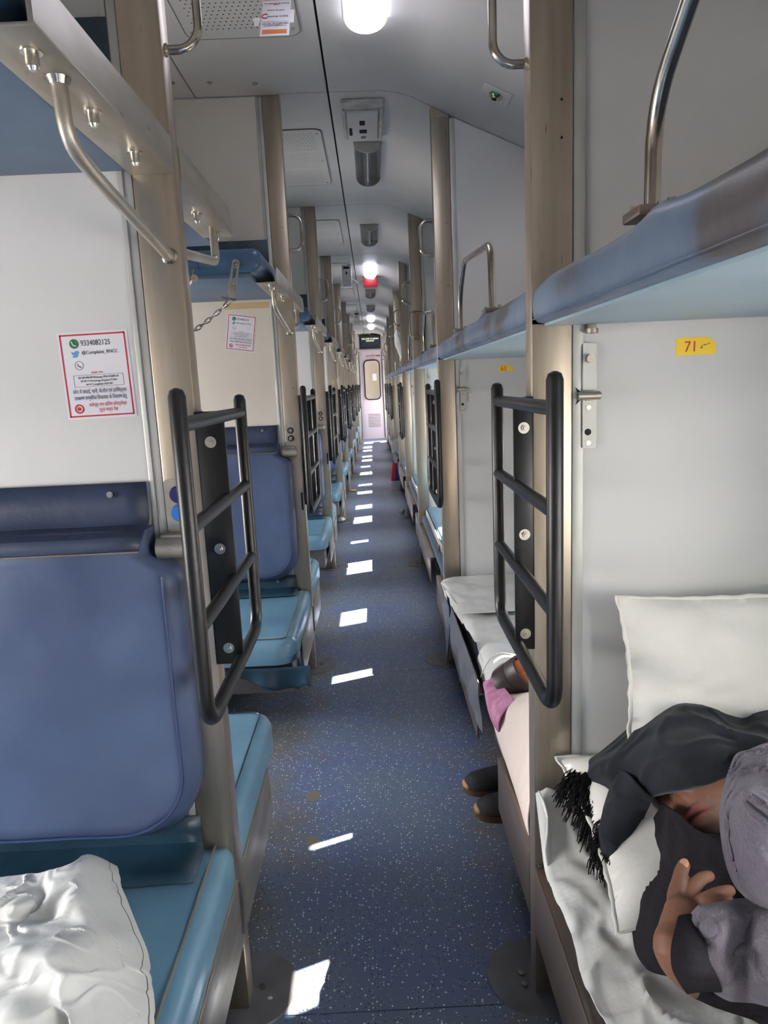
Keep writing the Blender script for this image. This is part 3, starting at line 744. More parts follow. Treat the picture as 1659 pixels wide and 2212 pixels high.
# ------------------------------------------------------------------ right: side upper berths (bay after each partition; bay -1 is beside the camera)
def side_upper():
    r = empty('side_upper_berth', (0, 0, 0), cat='berth')
    y0, y1 = .052, P-.002
    nyy = 60; rows = []
    sec = [(XWR-.02, 1.462), (.60, 1.466), (.345, 1.468), (.305, 1.462), (.2935, 1.448), (.2905, 1.425), (.2925, 1.405), (.300, 1.395), (.315, 1.392)]
    for j in range(nyy+1):
        y = y0+(y1-y0)*j/nyy; row = []
        for i, (x, z) in enumerate(sec):
            a = (0, .2, 1, 1, 1, 1, .7, .3, 0)[i]
            dip = 0
            for yc in (P-.52, P-1.16):     # pulled up at the guard-rail clamps
                dip += .010*math.exp(-((y-yc)/.05)**2)
            row.append((x+a*(wob((y*6, z*20, 0), .0035, 1.3, 3) if 1 < i < 8 else 0), y, z+a*(dip+wob((y*3, x*4, 1), .006, 1.2, 6))*(1 if i < 5 else .2)))
        rows.append(row)
    m = MB(); m.grid(rows)
    m.grid([[rows[0][i] for i in range(9)], [(x, y0, 1.392) for (x, z) in sec]]); m.grid([[rows[-1][i] for i in range(9)], [(x, y1, 1.392) for (x, z) in sec]])
    m.build('cushion', M['side_v'], r, angle=60)
    MB().box(.312, XWR-.02, y0, y1, 1.388, 1.3935, .001).build('underside', M['side_under'], r)
    MB().tube([(.2925, y, 1.4005+wob((y*8, 0, 0), .002, 1)) for y in [y0+(y1-y0)*i/50 for i in range(51)]], .0015, 5).build('welt', M['side_v'], r)
    return r
def guard():
    r = empty('guard_rail', (0, 0, 0), cat='guard rail')
    X = .338; ya, yb = P-1.13, P-.42
    MB().tube([(X, ya, 1.475), (X, ya+.02, 1.66), (X, yb-.14, 1.705), (X, yb, 1.60), (X, yb, 1.475)], .0095, 14, fillet=.055).build('bent_tube', M['chrome'], r)
    for y in (ya, yb):
        MB().box(X-.026, X+.026, y-.028, y+.028, 1.4755, 1.488, .003).build('clamp', M['steel_dark'], r)
        MB().cyl((X+.016, y-.016, 1.488), (X+.016, y-.016, 1.496), .005, seg=6).build('clamp_bolt', M['bolt'], r); MB().cyl((X-.016, y+.016, 1.488), (X-.016, y+.016, 1.494), .005, seg=6).build('clamp_bolt', M['bolt'], r)
    return r
su = side_upper(); gd = guard()
def su_label(k): return ('grey-blue side upper berth beside the camera with dark stains on its front edge' if k == -1 else '%s grey-blue side upper berth beyond the nearest right post' % ('first', 'second', 'third', 'fourth', 'fifth', 'sixth', 'seventh', 'eighth')[k].capitalize())
def gd_label(k): return ('arched steel guard rail on the side upper berth beside the camera' if k == -1 else '%s arched steel guard rail on the side berths beyond the nearest right post' % ('first', 'second', 'third', 'fourth', 'fifth', 'sixth', 'seventh', 'eighth')[k].capitalize())
spread(su, su_label, range(-1, 8)) if False else None
for proto, lab in ((su, su_label), (gd, gd_label)):
    for k in range(0, 8):
        o = proto if k == 0 else copy_tree(proto)
        o.location.y = k*P; o['label'] = lab(k)
    o = copy_tree(proto); o.location.y = -P; o['label'] = lab(-1)
# ------------------------------------------------------------------ right: side lower berths
def side_lower():
    r = empty('side_lower_berth', (0, 0, 0), cat='berth')
    y0, y1 = .055, P-.004
    MB().box(.3125, XWR-.01, y0, y1, .308, .372, .022, 4).build('cushion', M['greyv'], r)
    MB().box(.345, XWR-.01, y0, y1, .16, .307, .004).build('berth_box', M['grey'], r)
    return r
slb = side_lower()
for k in range(0, 8):
    o = slb if k == 0 else copy_tree(slb); o.location.y = k*P
    o['label'] = '%s slate grey side lower berth beyond the nearest right post' % ('first', 'second', 'third', 'fourth', 'fifth', 'sixth', 'seventh', 'eighth')[k].capitalize()
o = copy_tree(slb); o.location.y = -P; o['label'] = 'slate grey side lower berth under the sleeping person, beside the camera'
# raised teal cushions on the side lower berths further on
def side_cushion():
    r = empty('side_seat_cushion', (0, 0, 0), cat='seat cushion')
    MB().box(.350, XWR-.02, .60, P-.01, .374, .428, .024, 4).build('padded_slab', M['seat'], r)
    MB().box(.338, .344, .62, P-.03, .374, .415, .002).build('edge_strip', M['alu'], r)
    MB().box(.325, .338, .70, .74, .374, .40, .002).build('edge_bracket', M['steel_dark'], r)
    return r
sb = side_cushion()
for k in (1, 2, 5):
    o = sb if k == 1 else copy_tree(sb); o.location.y = k*P
    o['label'] = 'raised teal cushion on the %s right side lower berth' % {1: 'second', 2: 'third', 4: 'fifth', 5: 'sixth'}[k]
# ------------------------------------------------------------------ ceiling fittings, one lamp per bay
def lamp(lit):
    r = empty('ceiling_lamp', (.034, 0, ZC), cat='lamp')
    y0, y1 = .62, 1.235
    rows = []
    for j in range(2):
        rows.append([(.068*math.sin(a), (y0, y1)[j], -.002-.048*math.cos(a)) for a in [math.radians(-90+180*i/16) for i in range(17)]])
    m = MB(); m.grid(rows)
    for j, yy in ((0, y0), (1, y1)):
        m.bm.faces.new([m.bm.verts.new(p) for p in rows[j]])
    m.build('diffuser', M['lit'] if lit else M['clear'], r, fix=True)
    MB().box(-.072, .072, y0-.006, y1+.006, -.004, -.0005, .001).build('base_tray', M['white'] if lit else M['alu'], r)
    MB().tube([(0, y0+.02, -.022), (0, y1-.02, -.022)], .0085, 12).build('tube', M['lit'] if lit else M['white'], r)
    for yy in (y0, y1-.012):
        MB().prism([(.069*math.sin(a), -.002-.049*math.cos(a)) for a in [math.radians(-90+180*i/12) for i in range(13)]], 'y', yy-.001 if yy == y0 else yy+.0, yy+.0118).build('end_cap', M['lit'] if lit else M['alu'], r)
    return r
lu = lamp(False); lt = lamp(True)
used = set()
for k in range(-1, 8):
    on = k in (0, 3, 6, 7)
    p_ = lt if on else lu
    o = p_ if p_ not in used else copy_tree(p_); used.add(p_)
    o.location.y = k*P*.992
    names = {-1: 'unlit ceiling lamp behind the camera', 0: 'glowing white half-round ceiling lamp nearest the camera', 1: 'unlit clear ceiling lamp with its tube visible, nearest of the unlit ones',
             2: 'unlit clear ceiling lamp, second of the unlit ones', 3: 'glowing ceiling lamp just before the red box', 4: 'unlit ceiling lamp just beyond the red box', 5: 'unlit ceiling lamp before the last two glowing ones',
             6: 'second-last glowing ceiling lamp', 7: 'last glowing ceiling lamp, over the display board'}
    o['label'] = names[k]
def vent():
    r = empty('ceiling_vent', (0, 0, ZC), cat='vent')
    x0, x1, y0, y1 = -.56, -.185, .42, 1.33
    MB().prism(rpoly(x0, x1, y0, y1, .04), 'z', -.0045, -.0005).build('grille_plate', M['ceil'], r)
    ring_ = MB(); A = rpoly(x0-.004, x1+.004, y0-.004, y1+.004, .044); B = rpoly(x0, x1, y0, y1, .04)
    ring_.grid([[(a[0], a[1], -.0048) for a in A], [(b[0], b[1], -.0048) for b in B], [(b[0], b[1], -.001) for b in B], [(a[0], a[1], -.001) for a in A], [(a[0], a[1], -.0048) for a in A]], closed=True)
    ring_.build('grille_edge', M['grey'], r)
    m = MB()
    for blk in range(3):
        ya = y0+.05+blk*.285
        for j in range(11):
            for i in range(17):
                cx, cy = x0+.035+i*.0185+(.009 if j % 2 else 0), ya+j*.0225
                vs = [m.bm.verts.new((cx+.0032*math.cos(t), cy+.0032*math.sin(t), -.0049)) for t in (0, 1.05, 2.09, 3.14, 4.19, 5.24)]
                m.bm.faces.new(vs)
    h = m.build('perforation', M['dark'], r, smooth=False); h['kind'] = 'stuff'
    for (a, b) in ((x1-.02, y1-.05), (x1-.02, (y0+y1)/2), (x1-.02, y0+.05), (x0+.02, y1-.05)): MB().cyl((a, b, -.0075), (a, b, -.004), .005, seg=8).build('screw', M['bolt'], r)
    return r
vt = vent()
for k in range(0, 8):
    o = vt if k == 0 else copy_tree(vt); o.location.y = k*P-(.0 if k == 0 else .02)
    o['label'] = '%s perforated air vent in the ceiling left of the seam' % ORD[k].capitalize()
sk = empty('ceiling_socket_box', (0, 0, ZC), label='open rectangular electrical box in the ceiling in front of the unlit lamp', cat='socket box')
m = MB(); m.box(-.078, .106, 1.885, 2.33, -.016, -.0005, .008, 3); m.build('frame', M['offwhite'], sk)
m = MB(); m.box(-.058, .082, 1.97, 2.318, -.026, -.016, .006, 3); m.build('cover_plate', M['ceil'], sk)
MB().box(.086, .10, 1.95, 2.32, -.03, -.016, .004).build('side_lip', M['offwhite'], sk); MB().box(-.072, -.062, 1.95, 2.3, -.027, -.016, .003).build('side_lip', M['offwhite'], sk)
for bx in ((-.002, .022, 2.07, 2.12), (-.004, .03, 2.18, 2.22), (.003, .026, 2.27, 2.29), (-.05, -.036, 2.155, 2.245)):
    MB().box(*bx, -.028, -.0255).build('socket_slot', M['dark'] if bx[0] < 0 else M['grey'], sk, smooth=False)
# downlight in the sloping part over the second right berth
dl = empty('ceiling_spotlight', (.496, P-.35, pz(.496)), label='small square spotlight plate on the sloping ceiling at the right', cat='spotlight')
dl.rotation_euler = (0, math.atan2(.112, .25), 0)
MB().box(-.055, .055, -.05, .05, -.006, -.0008, .002).build('square_plate', M['ceil'], dl)
m = MB(); m.cyl((0, 0, -.006), (0, 0, -.014), .027, .021, seg=24); m.cyl((0, 0, -.014), (0, 0, -.02), .017, .013, seg=20); m.build('bezel', M['chrome'], dl)
m = MB(); m.cyl((0, -.004, -.0201), (0, -.004, -.022), .009, seg=14); m.build('lens', M['dark'], dl)
m = MB(); m.cyl((-.02, -.018, -.0062), (.004, -.026, -.009), .005, seg=8); m.build('green_mark', M['greenink'], dl)
# hanging notice under the nearest vent
pc = empty('hanging_notice', (-.229, .985, 2.372), label='white paper notice with an orange foot hanging under the nearest ceiling vent', cat='notice')
pc.scale = (.94, .94, .94)
tilt = Matrix.Rotation(math.radians(-42), 4, 'X')
def onplane(g, name, mt): 
    m = MB(); m.merge(g.bm, 0, tilt); return m.build(name, mt, pc, smooth=False)
g = MB(); g.box(-.044, .044, -.0008, .0008, -.14, .11); onplane(g, 'paper_card', M['paperwhite'])
g = MB(); g.box(-.037, .037, -.0014, -.0009, -.128, -.103); onplane(g, 'orange_strip', M['orangeink'])
g = MB(); g.prism(circ(-.058, -.035, .012)+[], 'y', -.001, .001); g.box(-.064, -.050, -.001, .001, -.075, -.045); g.box(.044, .056, -.001, .001, -.06, .02); onplane(g, 'torn_tape', M['white'])
g = MB(); g.box(-.042, .042, -.0013, -.0009, -.0545, -.0535); onplane(g, 'rule_line', M['grey'])
def ptxt(body, z, size, mt, x=0, al='CENTER'):
    o = txt('printed_line', body, size, mt, tilt @ Vector((x, -.0012, z)), (math.pi/2-math.radians(42), 0, 0), pc, al)
for body, z, s_, mt in (('PLEASE DO NOT TOUCH', .085, .0070, M['redink']), ('For feedback & refilling\nSlide:', .062, .0082, M['blackink']), ('Please Contact:', .018, .0085, M['blackink']),
                        ('Acme India', -.024, .0145, M['blackink']), ('H.O. 123, 11/5, First Lane Road\nMangal Vihar, Delhi-110019, INDIA\nPhone: 011-42751 21\nemail: acmeindia@yahoo.com', -.064, .0058, M['blackink'])):
    ptxt(body, z, s_, mt, .006 if body[0] == 'A' else 0)
g = MB(); cpts = [(-.031+.011*math.cos(a), -.0013, -.0185+.013*math.sin(a)) for a in [math.radians(60+i*20) for i in range(13)]]
g.tube(cpts, .0018, 6); onplane(g, 'red_crescent', M['redink'])
m = MB(); m.tube([(0, .071, .078), (.0, .072, .1035)], .0015, 6); m.build('hanging_wire', M['white'], pc)
# red alarm box and white dispensers along the ceiling
rb = empty('red_alarm_box', (.034, 6.72, ZC), label='red box hanging from the ceiling behind the third glowing lamp', cat='alarm box')
MB().box(-.078, .078, 0, .16, -.115, -.0005, .01, 3).build('box_body', M['red'], rb)
MB().box(.02, .05, -.004, -.0005, -.05, -.03, .001).build('label_patch', M['offwhite'], rb)
MB().tube([(-.05, -.01, -.05), (-.11, -.01, -.055), (-.11, -.01, -.085)], .003, 8, fillet=.01).build('pull_arm', M['grey'], rb)
for i, (y, lab) in enumerate(((6.0, 'white dispenser hanging from the ceiling left of the third glowing lamp'), (10.6, 'white dispenser hanging from the ceiling just before the indicator lights'))):
    d = empty('ceiling_dispenser', (-.20, y, ZC), label=lab, cat='dispenser')
    MB().box(-.048, .048, -.04, .04, -.215, -.0005, .012, 3).build('case', M['white'], d)
    MB().box(-.03, .03, -.0425, -.0405, -.04, -.02, .0005).build('top_window', M['dark'], d)
    m = MB(); m.prism([(0, -.062), (.009, -.08), (.006, -.092), (-.006, -.092), (-.009, -.08)], 'y', -.0425, -.0405); m.build('drop_mark', M['dark'], d)
    MB().box(-.04, .04, -.05, -.041, -.21, -.155, .004).build('lower_lid', M['white'], d)
    m = MB(); m.tube([(.048, 0, -.14), (.085, 0, -.155), (.10, 0, -.175)], .008, 10, fillet=.01, round_end=True); m.build('side_nozzle', M['white'], d)

# ------------------------------------------------------------------ stickers and numbers
def rv(p): return (p[0], 0, p[1])
def complaint_sticker(k, x, z, w_, h, roll, shear, label):
    r = empty('complaint_sticker', (x, k*P+.0075, z), label=label, cat='sticker'); r.rotation_euler = (0, roll, 0)
    MB().box(-w_/2-.004, w_/2+.004, -.0005, 0, -h/2-.004, h/2+.004).build('paper', M['paperwhite'], r, smooth=False)
    m = MB(); t = .0026
    for b in ((-w_/2, w_/2, h/2-t, h/2), (-w_/2, w_/2, -h/2, -h/2+t), (-w_/2, -w_/2+t, -h/2, h/2), (w_/2-t, w_/2, -h/2, h/2)): m.box(b[0], b[1], -.0009, -.0005, b[2], b[3])
    m.build('red_border', M['redink'], r, smooth=False)
    u = w_/.118; H = h/2
    m = MB(); m.prism(circ(-.034*u, H-.0165*u, .0085*u, 20), 'y', -.0010, -.0005); m.build('green_phone_badge', M['greenink'], r, smooth=False)
    m = MB(); m.tube([(-.038*u, -.0012, H-.0125*u), (-.036*u, -.0012, H-.0185*u), (-.0300*u, -.0012, H-.0205*u)], .0011*u, 6); m.build('handset', M['white'], r)
    m = MB(); m.prism([(-.041*u, H-.030*u), (-.036*u, H-.032*u), (-.033*u, H-.029*u), (-.029*u, H-.0292*u), (-.0265*u, H-.031*u), (-.0285*u, H-.034*u), (-.031*u, H-.040*u), (-.037*u, H-.041*u), (-.041*u, H-.039*u), (-.0365*u, H-.0375*u), (-.040*u, H-.035*u)], 'y', -.0010, -.0005)
    m.build('blue_bird_mark', M['blueink'], r, smooth=False)
    m = MB(); m.tube([(-.030*u+.0075*u*math.cos(a), -.0008, H-.055*u+.0075*u*math.sin(a)) for a in [2*math.pi*i/20 for i in range(20)]]+[(-.030*u+.0075*u, -.0008, H-.055*u)], .00045*u, 5); m.tube([(-.033*u, -.001, H-.052*u), (-.0315*u, -.001, H-.0565*u), (-.027*u, -.001, H-.0585*u)], .0008*u, 6); m.build('outlined_phone_mark', M['grey'], r)
    rot = (math.pi/2, 0, 0)
    def T(name, body, xx, zz, size, mt, al='LEFT', sx=1): txt(name, body, size*u, mt, (xx*u, -.0008, H+zz*u), rot, r, al, .00012, sx)
    T('phone_number', '9334082125', -.0225, -.0205, .0135, M['blackink'], sx=.80)
    T('handle_text', '@Complaint_RNCC', -.0225, -.0355, .0084, M['blackink'], sx=.92)
    T('scan_text', 'scan me', .001, -.070, .0065, M['redink'], 'CENTER')
    m = MB(); t = .0004*u
    bx = (-.043*u, .047*u, H-.0935*u, H-.0725*u)
    for b in ((bx[0], bx[1], bx[3]-t, bx[3]), (bx[0], bx[1], bx[2], bx[2]+t), (bx[0], bx[0]+t, bx[2], bx[3]), (bx[1]-t, bx[1], bx[2], bx[3])): m.box(b[0], b[1], -.0009, -.0005, b[2], b[3])
    m.build('text_box_outline', M['blackink'], r, smooth=False)
    T('small_print', 'इस QR कोड को Whatsapp कैमरा से स्कैन करें', .002, -.0785, .0048, M['blackink'], 'CENTER', .88)
    T('small_print', 'DP को टच कर message के option में जाकर', .002, -.0848, .0048, M['blackink'], 'CENTER', .84)
    T('small_print', 'अपना Complaint टाइप करें', .002, -.0911, .0050, M['blackink'], 'CENTER', .95)
    T('navy_text', 'कोच में सफाई, पानी, बेडरोल एवं इलेिक्ट्रक', .001, -.1050, .0094, M['navyink'], 'CENTER', .66)
    T('navy_text', 'उपकरण सम्बंिधत िशकायत के िनवारण हेतु', .001, -.1165, .0094, M['navyink'], 'CENTER', .66)
    T('red_text', 'राजेन्द्र नगर कोिचंग कॉम्प्लेक्स', .013, -.1290, .0086, M['redink'], 'CENTER', .66)
    T('red_text', 'पूर्व मध्य रेल', .013, -.1385, .0086, M['redink'], 'CENTER', .80)
    m = MB(); m.tube([(-.040*u+.0072*u*math.cos(a), -.0008, H-.1325*u+.0072*u*math.sin(a)) for a in [2*math.pi*i/20 for i in range(21)]], .0013*u, 6); m.prism(circ(-.040*u, H-.1325*u, .0035*u, 12), 'y', -.001, -.0005); m.build('round_red_emblem', M['redink'], r)
complaint_sticker(0, -.4935, 1.338, .117, .146, math.radians(-1.0), 0, 'white complaint sticker with a red border on the nearest left partition')
complaint_sticker(1, -.5515, 1.541, .115, .144, math.radians(8.5), 0, 'tilted white complaint sticker with a red border on the second left partition, under the chain')
def number_tag(k, x, z, w_, h, num, label, torn=False):
    r = empty('berth_number_sticker', (x, k*P+.0075, z), label=label, cat='sticker')
    if torn: poly = [(-w_/2, 0), (-w_*.33, h*.42), (-.1*w_, h*.5), (.05*w_, h*.32), (.2*w_, h*.40), (.34*w_, h*.1), (.5*w_, .05*h), (.48*w_, -.3*h), (-.32*w_, -.5*h)]
    else: poly = [(-w_/2+.003, h/2), (.30*w_, h/2), (w_/2, .12*h), (w_/2, -.38*h), (.44*w_, -h/2), (-w_/2+.003, -h/2), (-w_/2, -h*.4), (-w_/2, h*.4)]
    MB().prism(poly, 'y', -.0006, 0).build('yellow_backing', M['yellow'], r, smooth=False)
    txt('number', num, h*.86, M['redink'], (-w_*.30 if not torn else -.32*w_, -.0008, -h*.30), (math.pi/2, 0, 0), r, 'LEFT', .0003, .92)
    if not torn:
        m = MB()
        for (a, b) in ((.12, -.1), (.15, -.1), (.15, .0), (.20, .06), (.24, .06), (.28, .1), (.33, .13)): m.prism(circ(a*w_, b*h, .0011, 6), 'y', -.0010, -.0006)
        m.build('braille_dot', M['blackink'], r, smooth=False)
number_tag(0, .590, 1.342, .073, .0315, '71', 'yellow berth sticker with red number 71 on the nearest right partition')
number_tag(1, .585, 1.343, .070, .033, '63', 'torn yellow berth sticker with red number 63 on the second right partition', True)
n59 = empty('painted_number', (-.60, P+.0075, 1.215), label='red painted number 59 on the second left partition', cat='number')
txt('digits', '59', .044, M['redink'], (0, 0, 0), (math.pi/2, 0, 0), n59, 'LEFT', .0002, .8)
tp = tag(MB().box(-.62, -.395, P+.0068, P+.0078, 1.640, 1.664).build('tape_strip', M['tape'], smooth=False), 'strip of brown tape under the second left upper berth', 'tape')
tp2 = tag(MB().box(-.42, -.394, P+.0050, P+.0062, 1.645, 1.668).build('blue_tape_patch', M['flap'], smooth=False), 'small blue patch at the end of the brown tape strip', 'tape')
bp = tag(MB().box(XL-.055, XL-.03, 3*P-.0015, 3*P-.0002, 1.31, 1.35).build('brown_tape_patch', M['tape'], smooth=False), 'small brown patch of tape on the fourth left post', 'tape')
# latches on the right partitions
def latch():
    r = empty('berth_latch', (0, 0, 0), cat='latch')
    MB().prism(rpoly(.3795, .4085, 1.166, 1.356, .006), 'y', .003, .0075).build('backplate', M['alu'], r)
    m = MB(); m.cyl((.394, .003, 1.328), (.394, -.010, 1.328), .0075, seg=14); m.build('knob', M['steel_rail'], r)
    m = MB(); m.cyl((.372, -.004, 1.262), (.412, -.004, 1.262), .0075, seg=14); m.box(.386, .402, -.006, .003, 1.253, 1.271, .002); m.cyl((.412, -.004, 1.262), (.414, -.004, 1.262), .0055, seg=12); m.build('sliding_bolt', M['steel_rail'], r)
    m = MB(); m.prism([(.370, 1.278), (.380, 1.268), (.380, 1.256), (.370, 1.247), (.376, 1.262)], 'y', .001, .003); m.build('strike_hole', M['dark'], r)
    for z, q in ((1.241, .0045), (1.176, .0045)):
        m = MB(); m.cyl((.394, .003, z), (.394, .0015, z), q, seg=12); m.build('screw', M['bolt'], r)
    m = MB(); m.cyl((.393, .003, 1.196), (.393, .0022, 1.196), .0062, seg=14); m.build('hole', M['dark'], r)
    return r
lt_ = latch()
for k in (0, 1, 2, 3):
    o = lt_ if k == 0 else copy_tree(lt_); o.location.y = k*P; o['label'] = '%s long latch plate beside the right posts' % ORD[k].capitalize()
bt = tag(MB().cyl((.395, -.01, 1.38), (.395, -.01, 1.372), .011, seg=12).box(.388, .402, -.016, -.004, 1.372, 1.387, .001).build('berth_bracket', M['steel_rail']), 'small steel bracket under the nearest side upper berth, above the long latch', 'bracket')

# ------------------------------------------------------------------ soft goods
CLOTH_BLACK = [
    [(0.456, -0.223, 0.585), (0.466, -0.260, 0.592), (0.476, -0.292, 0.588), (0.490, -0.301, 0.580), (0.526, -0.294, 0.575), (0.562, -0.287, 0.585), (0.639, -0.267, 0.600)],
    [(0.448, -0.180, 0.500), (0.451, -0.252, 0.550), (0.468, -0.299, 0.570), (0.483, -0.315, 0.572), (0.520, -0.327, 0.575), (0.546, -0.343, 0.585), (0.603, -0.354, 0.590)],
    [(0.419, -0.203, 0.455), (0.433, -0.264, 0.500), (0.442, -0.326, 0.545), (0.463, -0.344, 0.555), (0.498, -0.371, 0.570), (0.523, -0.386, 0.580), (0.574, -0.403, 0.590)],
    [(0.387, -0.282, 0.440), (0.394, -0.350, 0.500), (0.410, -0.387, 0.530), (0.437, -0.401, 0.540), (0.475, -0.417, 0.555), (0.506, -0.432, 0.565), (0.557, -0.454, 0.580)],
    [(0.363, -0.361, 0.435), (0.372, -0.417, 0.485), (0.388, -0.440, 0.505), (0.411, -0.458, 0.520), (0.443, -0.471, 0.530), (0.485, -0.484, 0.540), (0.536, -0.510, 0.560)],
    [(0.370, -0.397, 0.430), (0.387, -0.414, 0.440), (0.404, -0.429, 0.450), (0.424, -0.442, 0.460), (0.461, -0.453, 0.470), (0.516, -0.468, 0.480), (0.578, -0.490, 0.490)],
]
SCARF = [
    [(0.381, -0.030, 0.545), (0.434, -0.055, 0.610), (0.494, -0.057, 0.665), (0.549, -0.068, 0.700), (0.589, -0.095, 0.695), (0.616, -0.110, 0.680), (0.643, -0.115, 0.675), (0.686, -0.106, 0.690), (0.739, -0.116, 0.690)],
    [(0.377, -0.078, 0.545), (0.415, -0.145, 0.615), (0.455, -0.177, 0.675), (0.493, -0.207, 0.710), (0.532, -0.231, 0.708), (0.561, -0.234, 0.700), (0.590, -0.237, 0.700), (0.631, -0.226, 0.700), (0.697, -0.214, 0.690)],
    [(0.389, -0.081, 0.520), (0.416, -0.155, 0.585), (0.443, -0.208, 0.650), (0.468, -0.266, 0.690), (0.501, -0.295, 0.705), (0.537, -0.290, 0.700), (0.573, -0.277, 0.695), (0.613, -0.265, 0.690), (0.673, -0.253, 0.680)],
    [(0.395, -0.100, 0.500), (0.418, -0.141, 0.530), (0.433, -0.207, 0.600), (0.455, -0.280, 0.655), (0.487, -0.311, 0.680), (0.530, -0.297, 0.685), (0.572, -0.272, 0.680), (0.608, -0.275, 0.680), (0.667, -0.264, 0.670)],
    [(0.396, -0.140, 0.475), (0.424, -0.150, 0.490), (0.440, -0.182, 0.565), (0.462, -0.255, 0.632), (0.489, -0.290, 0.662), (0.521, -0.297, 0.677), (0.557, -0.281, 0.670), (0.611, -0.271, 0.665), (0.670, -0.261, 0.660)],
]
SHAWL_UP = [
    [(0.537, -0.298, 0.705), (0.560, -0.293, 0.710), (0.603, -0.274, 0.710), (0.661, -0.259, 0.700)],
    [(0.497, -0.351, 0.700), (0.500, -0.392, 0.725), (0.526, -0.403, 0.730), (0.586, -0.392, 0.720)],
    [(0.469, -0.392, 0.680), (0.460, -0.457, 0.720), (0.484, -0.474, 0.730), (0.547, -0.464, 0.720)],
    [(0.454, -0.435, 0.650), (0.445, -0.494, 0.690), (0.456, -0.526, 0.710), (0.516, -0.517, 0.700)],
    [(0.458, -0.457, 0.620), (0.449, -0.507, 0.650), (0.453, -0.540, 0.670), (0.497, -0.551, 0.670)],
    [(0.489, -0.444, 0.580), (0.484, -0.481, 0.600), (0.490, -0.502, 0.610), (0.520, -0.520, 0.610)],
]
SHAWL_LOW = [
    [(0.401, -0.477, 0.600), (0.432, -0.473, 0.600), (0.466, -0.467, 0.600), (0.495, -0.478, 0.600), (0.537, -0.485, 0.600)],
    [(0.381, -0.489, 0.585), (0.390, -0.534, 0.620), (0.438, -0.510, 0.600), (0.459, -0.535, 0.620), (0.514, -0.538, 0.620)],
    [(0.387, -0.486, 0.540), (0.391, -0.541, 0.590), (0.435, -0.513, 0.565), (0.446, -0.559, 0.610), (0.503, -0.574, 0.620)],
    [(0.406, -0.472, 0.490), (0.405, -0.533, 0.545), (0.441, -0.516, 0.530), (0.445, -0.568, 0.580), (0.503, -0.592, 0.600)],
    [(0.425, -0.448, 0.445), (0.440, -0.482, 0.465), (0.466, -0.492, 0.470), (0.480, -0.530, 0.500), (0.528, -0.578, 0.540)],
]
SCARF_FOLD = [
    [(0.411, -0.135, 0.600), (0.417, -0.174, 0.612), (0.423, -0.211, 0.610), (0.440, -0.223, 0.595)],
    [(0.384, -0.154, 0.545), (0.391, -0.194, 0.562), (0.411, -0.206, 0.560), (0.435, -0.191, 0.540)],
    [(0.365, -0.182, 0.515), (0.374, -0.214, 0.530), (0.401, -0.212, 0.520), (0.430, -0.189, 0.500)],
    [(0.358, -0.189, 0.480), (0.366, -0.222, 0.492), (0.392, -0.209, 0.488), (0.421, -0.169, 0.470)],
]
SLEEVE = [
    [(0.363, -0.497, 0.605), (0.382, -0.489, 0.600), (0.400, -0.484, 0.590)],
    [(0.341, -0.532, 0.605), (0.357, -0.539, 0.610), (0.384, -0.529, 0.600)],
    [(0.329, -0.561, 0.600), (0.343, -0.570, 0.610), (0.371, -0.564, 0.600)],
    [(0.335, -0.564, 0.580), (0.350, -0.574, 0.590), (0.383, -0.564, 0.580)],
    [(0.374, -0.504, 0.500), (0.393, -0.502, 0.500), (0.421, -0.504, 0.500)],
]
SHEET_LEFT = [
    [(-0.807, -0.109, 0.420), (-0.691, -0.127, 0.440), (-0.624, -0.156, 0.465), (-0.583, -0.152, 0.475), (-0.569, -0.100, 0.455), (-0.535, -0.072, 0.408)],
    [(-0.759, -0.190, 0.430), (-0.642, -0.235, 0.470), (-0.605, -0.203, 0.450), (-0.549, -0.215, 0.475), (-0.525, -0.174, 0.445), (-0.508, -0.124, 0.405)],
    [(-0.719, -0.257, 0.440), (-0.638, -0.264, 0.450), (-0.587, -0.245, 0.440), (-0.507, -0.281, 0.470), (-0.480, -0.242, 0.435), (-0.458, -0.207, 0.404)],
    [(-0.669, -0.339, 0.460), (-0.565, -0.380, 0.500), (-0.511, -0.378, 0.510), (-0.476, -0.338, 0.480), (-0.442, -0.304, 0.440), (-0.415, -0.276, 0.404)],
    [(-0.647, -0.381, 0.450), (-0.553, -0.399, 0.470), (-0.477, -0.427, 0.500), (-0.440, -0.398, 0.470), (-0.411, -0.367, 0.430), (-0.386, -0.341, 0.404)],
    [(-0.608, -0.447, 0.460), (-0.510, -0.481, 0.490), (-0.467, -0.457, 0.470), (-0.421, -0.451, 0.460), (-0.388, -0.423, 0.430), (-0.360, -0.408, 0.404)],
    [(-0.575, -0.507, 0.450), (-0.495, -0.520, 0.460), (-0.429, -0.533, 0.470), (-0.390, -0.517, 0.450), (-0.360, -0.493, 0.420), (-0.336, -0.480, 0.404)],
]
FRINGE_A = [(0.38, -0.035, 0.548), (0.374, -0.083, 0.548), (0.38, -0.104, 0.535), (0.384, -0.129, 0.52), (0.367, -0.182, 0.515), (0.359, -0.196, 0.485), (0.369, -0.22, 0.49), (0.397, -0.203, 0.485)]
FRINGE_B = [(0.31, -0.085, 0.5), (0.326, -0.108, 0.485), (0.342, -0.136, 0.475), (0.343, -0.16, 0.455), (0.347, -0.196, 0.445), (0.356, -0.214, 0.44), (0.362, -0.228, 0.44), (0.382, -0.212, 0.455)]
def cr(p0, p1, p2, p3, t):
    return .5*((2*p1)+(p2-p0)*t+(2*p0-5*p1+4*p2-p3)*t*t+(3*p1-p0-3*p2+p3)*t**3)
